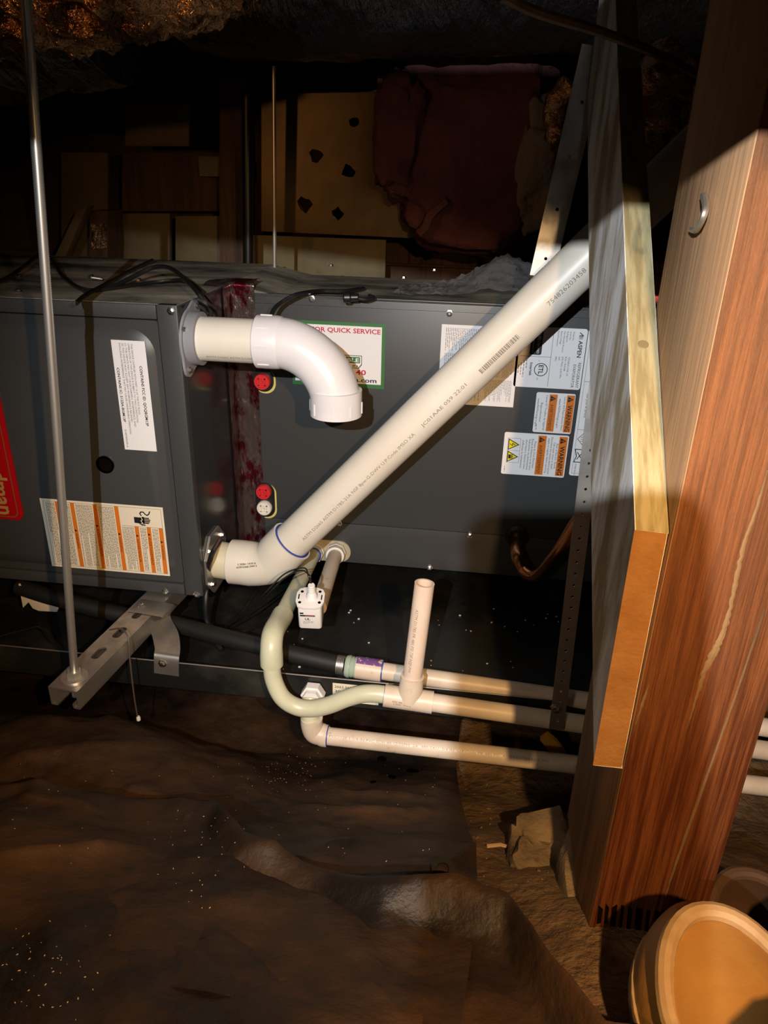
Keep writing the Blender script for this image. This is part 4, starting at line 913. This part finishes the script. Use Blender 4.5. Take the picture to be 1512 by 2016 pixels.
def sheet(name, xr_fn, xl_, y0, y1, lift, amp, seed, label, nx=240, ny=210, extra=None, yfar=None):
    def fn(u, v):
        xx = xl_+(xr_fn(v)-xl_)*u
        ytop = yfar(u) if yfar else y1
        y = y0+(ytop-y0)*v
        p = V3(xx*3.1, y*3.1, seed)
        n1 = noise.fractal(p, .8, 2.0, 3); n2 = noise.ridged_multi_fractal(V3(xx*2.6+y*1.3, y*2.2-xx, seed+4), .9, 2.0, 4, 1.0, 2.0)
        z = ground(xx, y)+lift+amp*n1+amp*.50*(n2-1.0)+.0022*noise.noise(V3(xx*40, y*40, seed))+.006*(noise.ridged_multi_fractal(V3(xx*8, y*8+xx*3, seed), .9, 2., 3, 1., 2.)-1)+creases(xx, y)
        if extra: z += extra(xx, y)
        return V3(xx, y, z)
    o = MB().grid(fn, nx, ny).build(name, sheet_m, smooth=75, recalc=False); return tag(o, label, 'plastic sheet')
def xr1(v): return .035+.012*math.sin(v*9)+.02*(v-.5)
CRS = []
for a, b, h_, w_ in [((-20, 1712), (140, 1680), .010, .010), ((55, 1722), (240, 1752), .010, .009), ((615, 1855), (745, 1765), .012, .010), ((820, 1960), (935, 1800), .016, .014), ((240, 1600), (420, 1690), .010, .012), ((470, 1720), (520, 1800), .008, .007), ((0, 1560), (330, 1500), .014, .014), ((330, 1905), (700, 1870), .010, .013), ((60, 1960), (330, 1850), .012, .012), ((560, 1590), (890, 1610), .010, .010), ((640, 1520), (880, 1560), .008, .008), ((1010, 1800), (1090, 2000), .012, .012)]:
    CRS.append((onZ(*a, -.74), onZ(*b, -.74), h_, w_))
def creases(x, y):
    z = 0
    for a, b, h_, w_ in CRS:
        dx, dy = b.x-a.x, b.y-a.y; L2 = dx*dx+dy*dy; t = ((x-a.x)*dx+(y-a.y)*dy)/L2
        wob = .006*noise.noise(V3(x*22, y*22, 5)); d = ((x-a.x)*dy-(y-a.y)*dx)/math.sqrt(L2)+wob
        f = max(0, min(1, t*5))*max(0, min(1, (1-t)*5)) if 0 < t < 1 else 0
        z += h_*f*math.exp(-abs(d)/w_*(1.0 if d > 0 else .45))
    return z
def hump1(x, y): return .050*math.exp(-((x+.46)**2/.035+(y-.76)**2/.012))+.03*math.exp(-((x+.75)**2/.03+(y-.80)**2/.02))
s1 = sheet('ground_sheet', xr1, -1.6, .30, 1.45, .028, .020, 2.2, 'dusty black plastic ground sheet with eyelet beside bare dirt', extra=hump1)
def zsh_(x, y): return ground(x, y)+.03
ge = onZ(872, 1711, -.735); ge.z = -.735
def cast(o, px, py):                                 # where a line of sight meets a mesh
    global HITN
    d = ray(px, py).normalized(); org = WL[o]; ok, loc, nor, idx = o.ray_cast(-org, d); HITN = nor.copy() if nor.z > 0 else -nor
    return (loc+org) if ok else onZ(px, py, -.8)
bpy.context.view_layer.update()
ge = cast(s1, 872, 1711); mb = MB(); mb.ring(ge+V3(0, 0, -.001), (0, -.3, 1), .0055, .0105, .003, 24); ey = mb.build('eyelet', rubber, s1)
# foreground sheet draped nearer the camera, its far edge raised
def onG(px, py, lift):
    p = onZ(px, py, -.7)
    for _ in range(30): p = onZ(px, py, (p.z+ground(p.x, p.y)+lift)/2)
    return p
edge = [onG(x, y, .05) for x, y in [(-200, 1520), (200, 1570), (430, 1590), (486, 1660), (600, 1705), (745, 1752), (900, 1762), (1000, 1785), (1060, 1870), (1190, 2030)]]
def yfar(u):
    x = -1.1+(.16+1.1)*u
    for a, b in zip(edge[:-1], edge[1:]):
        if a.x <= x <= b.x: return a.y+(b.y-a.y)*(x-a.x)/(b.x-a.x)
    return edge[0].y if x < edge[0].x else edge[-1].y
def hump2(x, y):
    d = (yfar(min(1, max(0, (x+1.1)/1.26)))-y)
    f = 1/(1+math.exp(-(x+.30)*14))
    return (.024*f+.010)*math.exp(-d*d/.0009)+.032*math.exp(-((x-.03)**2/.006+(y-.52)**2/.010))+.018*math.exp(-((x+.42)**2/.02+(y-.40)**2/.02))
s2 = sheet('tarp', lambda v: .16, -1.1, -.2, 1, .034, .013, 7.7, 'crumpled black tarp draped in the foreground over the ground sheet', extra=hump2, yfar=yfar)
s2['category'] = 'tarp'
# loose bits: grit on the sheets and chips on the dirt
bpy.context.view_layer.update()
def scatter(name, tgt, spots, mat, smin, smax, label, cat):
    mb = MB()
    for px, py in spots:
        ps = [cast(t_, px, py) for t_ in tgt]; p = min(ps, key=lambda q: q.length); r = random.uniform(smin, smax); a = random.random()*6.28
        Mz = Matrix.Translation(p+V3(0, 0, r*.3)) @ Matrix.Rotation(a, 4, 'Z') @ Matrix.Rotation(random.uniform(-.4, .4), 4, 'X')
        mb.box((-r*random.uniform(1, 2.2), -r*.5, -r*.35), (r, r*.5, r*.35), M=Mz)
    o = mb.build(name, mat); tag(o, label, cat, kind='stuff'); return o
sp = [(random.gauss(560, 40), random.gauss(1520, 22)) for _ in range(60)]+[(random.gauss(390, 40)+k*.0, random.uniform(1600, 1790)) for k in range(30)]+[(random.gauss(90, 60), random.gauss(1900, 50)) for _ in range(50)]+[(random.uniform(20, 860), random.uniform(1480, 1700)) for _ in range(70)]
scatter('grit', (s1, s2), sp, chipm, .00022, .0006, 'pale grit scattered over the black ground sheet', 'grit')
sp = [(random.uniform(905, 1110), random.uniform(1540, 1750)) for _ in range(70)]
scatter('wood_shavings', (fl,), sp, darkchip, .0006, .0018, 'pale wood shavings and clods on bare dirt left of post', 'debris')
def stick(p0, p1, r, label):
    a, b = cast(fl, *p0)+V3(0, 0, r), cast(fl, *p1)+V3(0, 0, r*1.6); o = MB().tube([a, (a+b)/2+V3(0, .002, .002), b], r, 6, wob=.3).build('twig', chipm); tag(o, label, 'twig')
stick((958, 1669), (1010, 1675), .0022, 'longest pale wood twig on the dirt')
stick((1060, 1632), (1100, 1646), .0014, 'short pale twig near the post foot')
# yellow scrap and foam lump beneath the pipes
ys = [onY(x, y, .90) for x, y in [(1063, 1458), (1078, 1448), (1096, 1462), (1114, 1486), (1085, 1484)]]
lf = MB().prism(ys, (0, .006, .004)).build('yellow_scrap', leafm, bevel=.001); tag(lf, 'yellow orange scrap behind the lowest pipe', 'scrap')
mb = MB()
for k in range(70):
    p = V3(random.uniform(-.3, .22), random.uniform(.87, 1.16), ZPB+.0032); r = random.uniform(.0004, .0013); mb.box((p.x-r*1.4, p.y-r, p.z), (p.x+r*1.4, p.y+r, p.z+r))
tag(mb.build('pan_specks', white_cap, dp), kind='stuff')
# moist stains: small dark wet leaves on the sheet
wet = mk('wet_patch', (0.002, 0.0015, 0.001), 0.9, spec=0.0)
for x, y, r, lb_ in [(752, 1495, .008, 'roundish dark wet spot nearest the lowest pipe'), (812, 1518, .010, 'largest dark wet spot on the ground sheet'), (772, 1530, .006, 'small dark wet spot between two larger ones'), (735, 1540, .005, 'smallest dark wet spot, farthest from the pipe')]:
    p = cast(s1, x, y); mb = MB(); mb.lathe(p-HITN*.002, HITN, [(0, r), (.0028, r*.94)], 11)
    tag(mb.build('wet_spot', wet), lb_, 'wet spot', 'wet spots on the sheet')

# ================================================================ TOP OF THE CABINETS: cables, bag, screws
ZK = ZT+.004
def top(px, py, h=.0): return onZ(px, py, ZK+h)
cable('black_cable', [top(-60, 560), top(0, 553, .002), top(40, 530, .006), top(82, 500, .012), top(105, 515, .008), top(125, 545), top(165, 570), top(215, 566), top(262, 545, .010), top(300, 527, .022), top(335, 528, .026), top(375, 560, .018), top(400, 590, .006), onX(424, 613, XE+.012), onX(428, 640, XE+.01)], .0032, rubber, 'black cable looping over furnace top down to the upper pipe flange')
cable('black_cable', [top(165, 574), top(230, 566), top(300, 556), top(345, 551, .004), top(370, 553, .008), top(398, 575, .006), onX(420, 605, XE+.006), onX(418, 640, XE+.004)], .0024, rubber, 'thinner black cable lying along the furnace top')
cable('black_cable', [top(300, 512, .004), top(262, 530, .0), top(215, 556, .0), top(170, 580), top(150, 597, .002), top(120, 610, .0)][:5], .0030, rubber, 'black cable slanting across furnace top behind the rod')
cb = thing('sensor_cable', onZ(600, 580, ZCT), 'black cable with knurled plug arching over coil cabinet edge', 'cable')
cable('cord', [onY(530, 640, 1.08), onY(538, 612, 1.10), onY(556, 595, 1.12), onZ(585, 580, ZCT+.010), onZ(630, 573, ZCT+.008), onZ(680, 573, ZCT+.008), onZ(716, 568, ZCT+.006)], .0034, rubber, parent=cb)
pg = onZ(676, 586, ZCT+.008)
MB().lathe(pg, (1, .1, .05), [(0, .006), (.002, .0085), (.010, .0085), (.012, .006), (.022, .006), (.024, .0045)], 12).build('plug', rubber, cb)
cable('cord', [pg+V3(.02, 0, 0), pg+V3(.034, .002, -.002), pg+V3(.045, .012, .0), pg+V3(.036, .022, .002)], .0025, rubber, parent=cb)
# sheet metal screw lying on top
sc_ = thing('loose_screw', onZ(180, 547, ZT), 'silver hex screw lying on top of the furnace', 'screw')
p = onZ(176, 546, ZT+.005); MB().lathe(p, (1, -.1, -.08), [(0, .004), (.004, .004), (.0042, .0058), (.0055, .0058)], 6).build('head', screwm, sc_); 
prof = [(.0055, .0022)]+[(.0055+.001*i, .0024 if i % 2 else .0018) for i in range(1, 16)]+[(.023, .0004)]
MB().lathe(p, (1, -.1, -.08), prof, 8).build('shank', screwm, sc_)
# clear plastic bag
def bag(u, v):
    x = -.14+.30*u+.02*v; y = 1.215+.13*v+.02*u
    r = noise.fractal(V3(x*26, y*26, 3.1), .7, 2.1, 4)
    e = min(u, 1-u, v, 1-v); hump = .058*math.exp(-((u-.58)**2/.05+(v-.45)**2/.12))*(1+.35*noise.noise(V3(x*18, y*18, 0)))
    return V3(x+.006*r, y+.006*noise.noise(V3(x*30, y*30, 9)), ZCT+.003+max(0, hump+.012*abs(r)*(1 if e > .01 else .4)))
bg = MB().grid(bag, 70, 40).build('plastic_bag', bagm, smooth=25, recalc=False); tag(bg, 'crumpled clear plastic bag on the coil cabinet top', 'bag')
# dark cable hanging from the lower flange into the pan
cable('black_cable', [onX(432, 1065, XE+.010), onX(416, 1095, XE+.016), onY(409, 1130, .985), onY(405, 1190, .97), onY(408, 1225, .965), onY(420, 1256, .955), onY(436, 1280, .94)], .0042, rubber, 'thick black cable dropping past the lower flange into the pan')
cable('black_cable', [onY(408, 1225, .965), onY(440, 1243, .955), onY(490, 1240, .95), onY(520, 1222, .93), onY(545, 1205, .925)], .0016, rubber, 'thin black wire curling behind the trap pipe')
cable('black_cable', [onZ(-20, 1258, -.69), onZ(40, 1242, -.68), onZ(78, 1236, -.672), onZ(100, 1262, -.675), onZ(125, 1285, -.68), onZ(150, 1296, -.69)], .0016, rubber, 'thin black wire bent inside the pan at far left')
# thin wire tail hanging from a strut slot to the ground with a white tip
wt = thing('wire_tail', onY(272, 1418, .80), 'thin brown wire hanging from strut slot, white tip', 'wire')
cable('wire', [onY(216, 1240, .83), onY(238, 1238, .825), onY(252, 1255, .815), onY(256, 1300, .805), onY(264, 1370, .80), onY(271, 1412, .80)], .0011, mk('brown_wire', (.07, .05, .04), .5), parent=wt)
MB().lathe(onY(272, 1410, .80), (0, 0, -1), [(0, .002), (.002, .003), (.007, .003), (.008, .002)], 10).build('wire_nut', white_cap, wt)
rdp = MB().box((-.02, -.006, -.004), (.02, .006, .004), M=Matrix.Translation(onY(1300, 588, 1.10))).build('red_clip', redplastic, bevel=.0015); tag(rdp, 'small red plastic piece glimpsed between brace and post', 'clip')

# ================================================================ DUCTS, INSULATION
def crumpled(name, path, r, mat, label, cat, n=44, step=6, amp=.10, sc=7.0, parent=None):
    P = catmull(path, step); mb = MB(); k = len(P); u = None; vs = []
    for i in range(k):
        d = (P[min(i+1, k-1)]-P[max(i-1, 0)]).normalized()
        if u is None: u = perp(d)[0]
        u = (u-d*u.dot(d)).normalized(); v = d.cross(u)
        for j in range(n):
            a = 2*math.pi*j/n; dr = u*math.cos(a)+v*math.sin(a); q = P[i]+dr*r
            f = noise.ridged_multi_fractal(q*sc, .9, 2.1, 4, 1., 2.)
            vs.append(P[i]+dr*(r*(1+amp*(f-1.0))))
    fs = [(i*n+j, i*n+(j+1) % n, (i+1)*n+(j+1) % n, (i+1)*n+j) for i in range(k-1) for j in range(n)]+[tuple(range(n-1, -1, -1)), tuple((k-1)*n+j for j in range(n))]
    o = mb.add(vs, fs).build(name, mat, parent, smooth=60)
    if parent is None: tag(o, label, cat)
    return o
crumpled('insulated_duct', [(-.56, 1.62, .41), (-.36, 1.60, .395), (0, 1.56, .405), (.35, 1.56, .41), (.7, 1.60, .41), (1.2, 1.62, .41)], .205, jacket, 'large black jacketed duct across the top, behind the brace', 'duct', 72, 16, .05, 9)
crumpled('insulated_duct', [(-1.6, 1.35, .26), (-1.2, 1.33, .27), (-.85, 1.30, .29), (-.72, 1.30, .31), (-.62, 1.30, .325)], .205, jacket, 'black jacketed duct at top left behind the threaded rod', 'duct', 72, 16, .05, 9)
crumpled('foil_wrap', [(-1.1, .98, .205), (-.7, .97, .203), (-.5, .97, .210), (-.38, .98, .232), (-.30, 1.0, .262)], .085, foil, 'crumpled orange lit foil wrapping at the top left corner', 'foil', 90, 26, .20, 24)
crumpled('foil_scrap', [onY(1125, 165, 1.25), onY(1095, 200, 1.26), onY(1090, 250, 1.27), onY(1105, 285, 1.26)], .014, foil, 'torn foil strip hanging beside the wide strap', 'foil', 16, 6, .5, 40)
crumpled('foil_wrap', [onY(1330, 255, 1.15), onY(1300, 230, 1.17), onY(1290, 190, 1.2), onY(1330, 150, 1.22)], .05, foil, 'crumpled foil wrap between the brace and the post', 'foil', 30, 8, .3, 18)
# overhead flexible ducts close to the photographer
crumpled('foil_flex_duct', [(.10, .335, .150), (.16, .33, .138), (.26, .33, .128), (.40, .34, .135), (.8, .36, .16)], .085, mk('pale_silver_film', (.72, .71, .68), .35, bump=.8, bscale=40, bdist=.006), 'blurred silver flex duct close by at the top right corner', 'duct', 48, 10, .05, 14)
ob = MB().prism([(-.9, .150, .155), (-.24, .150, .101), (-.02, .150, .081), (.09, .150, .079), (.15, .150, .052), (.5, .150, .045), (.5, .150, .171), (-.1, .150, .171), (-.9, .150, .200)], (0, .04, 0)).build('light_block_board', darkwood); tag(ob, 'unseen plank added above the view to cut the lamp light', 'board')  # unseen board, added and shaped to cut off the lamp beams
# pink fibreglass batt
def blobm(c, sx_, sy_, sz_, seed, amp): return rock(c, sx_, sy_, sz_, seed, 30, 44, amp)
pb_ = thing('insulation_batt', onY(900, 430, 1.75), 'sagging pink fibreglass insulation under the black duct', 'insulation')
blobm(onY(935, 300, 1.78), .165, .12, .19, 5, .25).build('batt', pinkm, pb_, smooth=80)
blobm(onY(790, 270, 1.72), .055, .07, .115, 8, .25).build('batt', pinkm, pb_, smooth=80)
MB().tube(catmull([onY(880, 395, 1.66), onY(850, 420, 1.66), onY(838, 445, 1.66), onY(824, 460, 1.66)], 4), .01, 10, rs=None, wob=.6).build('torn_tuft', pinkm, pb_, smooth=80)
wf = blobm(onY(1060, 330, 1.72), .05, .06, .12, 12, .35).build('fibre_fill', whitefluff, smooth=80); tag(wf, 'grey fibre fill spilling beside the pink insulation', 'insulation')
ft = MB().box(tuple(onY(392, 347, 2.04)), tuple(onY(440, 308, 2.04)+V3(0, .01, 0))).build('plaster_patch', whitefluff, bevel=.003); tag(ft, 'cracked grey patch on the back wall near stud', 'patch')
tpz = MB().grid(lambda u, v: onY(180+30*u, 440+50*v, 1.94)+V3(0, -.004*abs(noise.noise(V3(u*7, v*7, 2))), 0), 8, 10).build('foil_patch', foil, recalc=False); tag(tpz, 'foil tape patch on the stub stud at left', 'tape')
cable('black_wire', [onY(985, -10, .62), onY(1060, 25, .66), onY(1180, 62, .72), onY(1290, 105, .80), onY(1400, 160, .9)], .004, darkwood, 'thin dark cord crossing the top right of view', 'cord')

# ================================================================ BOOTS
def boot(name, tip, heading, pitch, scale, mats, label):
    """toe points along local +Y, sole on z=0"""
    root = thing(name, tip, label, 'boot')
    Mb = Matrix.Translation(tip) @ Matrix.Rotation(heading, 4, 'Z') @ Matrix.Rotation(pitch, 4, 'X') @ Matrix.Scale(scale, 4)
    def half(y):                       # half width along the length, y from 0 (toe tip) back to -0.30
        t = -y
        if t < .065: return .049*math.sqrt(max(0, 1-((.065-t)/.065)**2))
        if t < .17: return .049-.010*((t-.065)/.105)
        return .039-.002*math.sin((t-.17)*20)
    def hgt(y):
        t = -y
        if t < .10: return .030+.040*math.sqrt(min(1, t/.10))
        return .070+(t-.10)*.55
    def loft(ys, wk, z0, prof):
        mb = MB(); vs = []; n = len(prof)
        for y in ys:
            hw, hh = max(.002, half(y)*wk), hgt(y)
            for (a, b) in prof: vs.append(Mb @ V3(a*hw, y, z0+b*hh))
        K = len(ys); mb.add(vs, [(i*n+j, i*n+(j+1) % n, (i+1)*n+(j+1) % n, (i+1)*n+j) for i in range(K-1) for j in range(n)]+[tuple(range(n)), tuple((K-1)*n+j for j in range(n-1, -1, -1))])
        return mb
    ys = [-.0006*i*i for i in range(14)]+[-.117-.013*i for i in range(1, 14)]
    arch = [(math.cos(math.radians(a)), math.sin(math.radians(a))) for a in range(0, 181, 12)]
    def sup(c): return (math.copysign(abs(c[0])**.75, c[0]), c[1]**.75 if c[1] > 0 else 0)
    up_o = loft([y-.006 for y in ys], .97, .020, [sup(c) for c in arch]).build('upper', mats[0], root, smooth=70)
    # sole and pale rand
    oy = [-.0006*i*i for i in range(14)]+[-.117-.013*i for i in range(1, 14)]
    ring = [(half(y)*.90, y+.0) for y in oy]; ring = [(x, y) for x, y in ring]+[(-x, y) for x, y in ring[::-1]]
    MB().prism([Mb @ V3(x, y, 0) for x, y in ring], Mb.to_3x3() @ V3(0, 0, .020)).build('sole', solem, root)
    ring2 = [(half(y)*1.0, y+.0) for y in oy]; ring2 = ring2+[(-x, y) for x, y in ring2[::-1]]
    MB().prism([Mb @ V3(x, y, .019) for x, y in ring2], Mb.to_3x3() @ V3(0, 0, .012)).build('welt', mats[1], root, bevel=.002)
    # raised moccasin seam round the toe
    pth = []
    for a in range(-100, 101, 8):
        ar = math.radians(a); y = -.020-.058*(1-math.cos(ar)); x = .040*math.sin(ar)*1.0
        hw, hh = max(.01, half(y-.006)*.97), hgt(y-.006); q = min(.98, abs(x)/hw)
        th = math.acos(q**(1/.75)); z = .020+hh*math.sin(th)**.75
        pth.append(Mb @ V3(x, y, z+.0012))
    MB().tube(pth, .0055*scale, 10).build('toe_seam', mats[1], root)
    # shaft
    mb = MB(); rings = []
    for k in range(8):
        z = .085+.016*k; cy = -.215+.002*k
        for j in range(20):
            a = 2*math.pi*j/20; rings.append(Mb @ V3(.047*math.cos(a), cy+.062*math.sin(a), z))
    mb.add(rings, [(i*20+j, i*20+(j+1) % 20, (i+1)*20+(j+1) % 20, (i+1)*20+j) for i in range(7) for j in range(20)]+[tuple(140+j for j in range(20))])
    mb.build('shaft', mats[0], root, smooth=60)
    return root
boot('work_boot', V3(.182, .392, -.520), .10, .10, 1.08, [tan_leather, tan_rand], 'tan leather work boot toe at the bottom right corner')
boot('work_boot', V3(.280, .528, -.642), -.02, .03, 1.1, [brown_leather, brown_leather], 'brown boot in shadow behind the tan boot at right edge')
# the photographer's phone: behind the lens, it throws the rounded shadow at lower right
mb = MB(); Mp = co.matrix_world
ph = thing('phone', (-.015, 0, -.06), 'black phone held upright behind the lens, out of view', 'phone')
mb.prism([Mp @ V3(x, y, .004) for x, y in rrect(-.066, -.130, .0125, .0255, .012, 6)], Mp.to_3x3() @ V3(0, 0, .008)); mb.build('body', phone_m, ph)
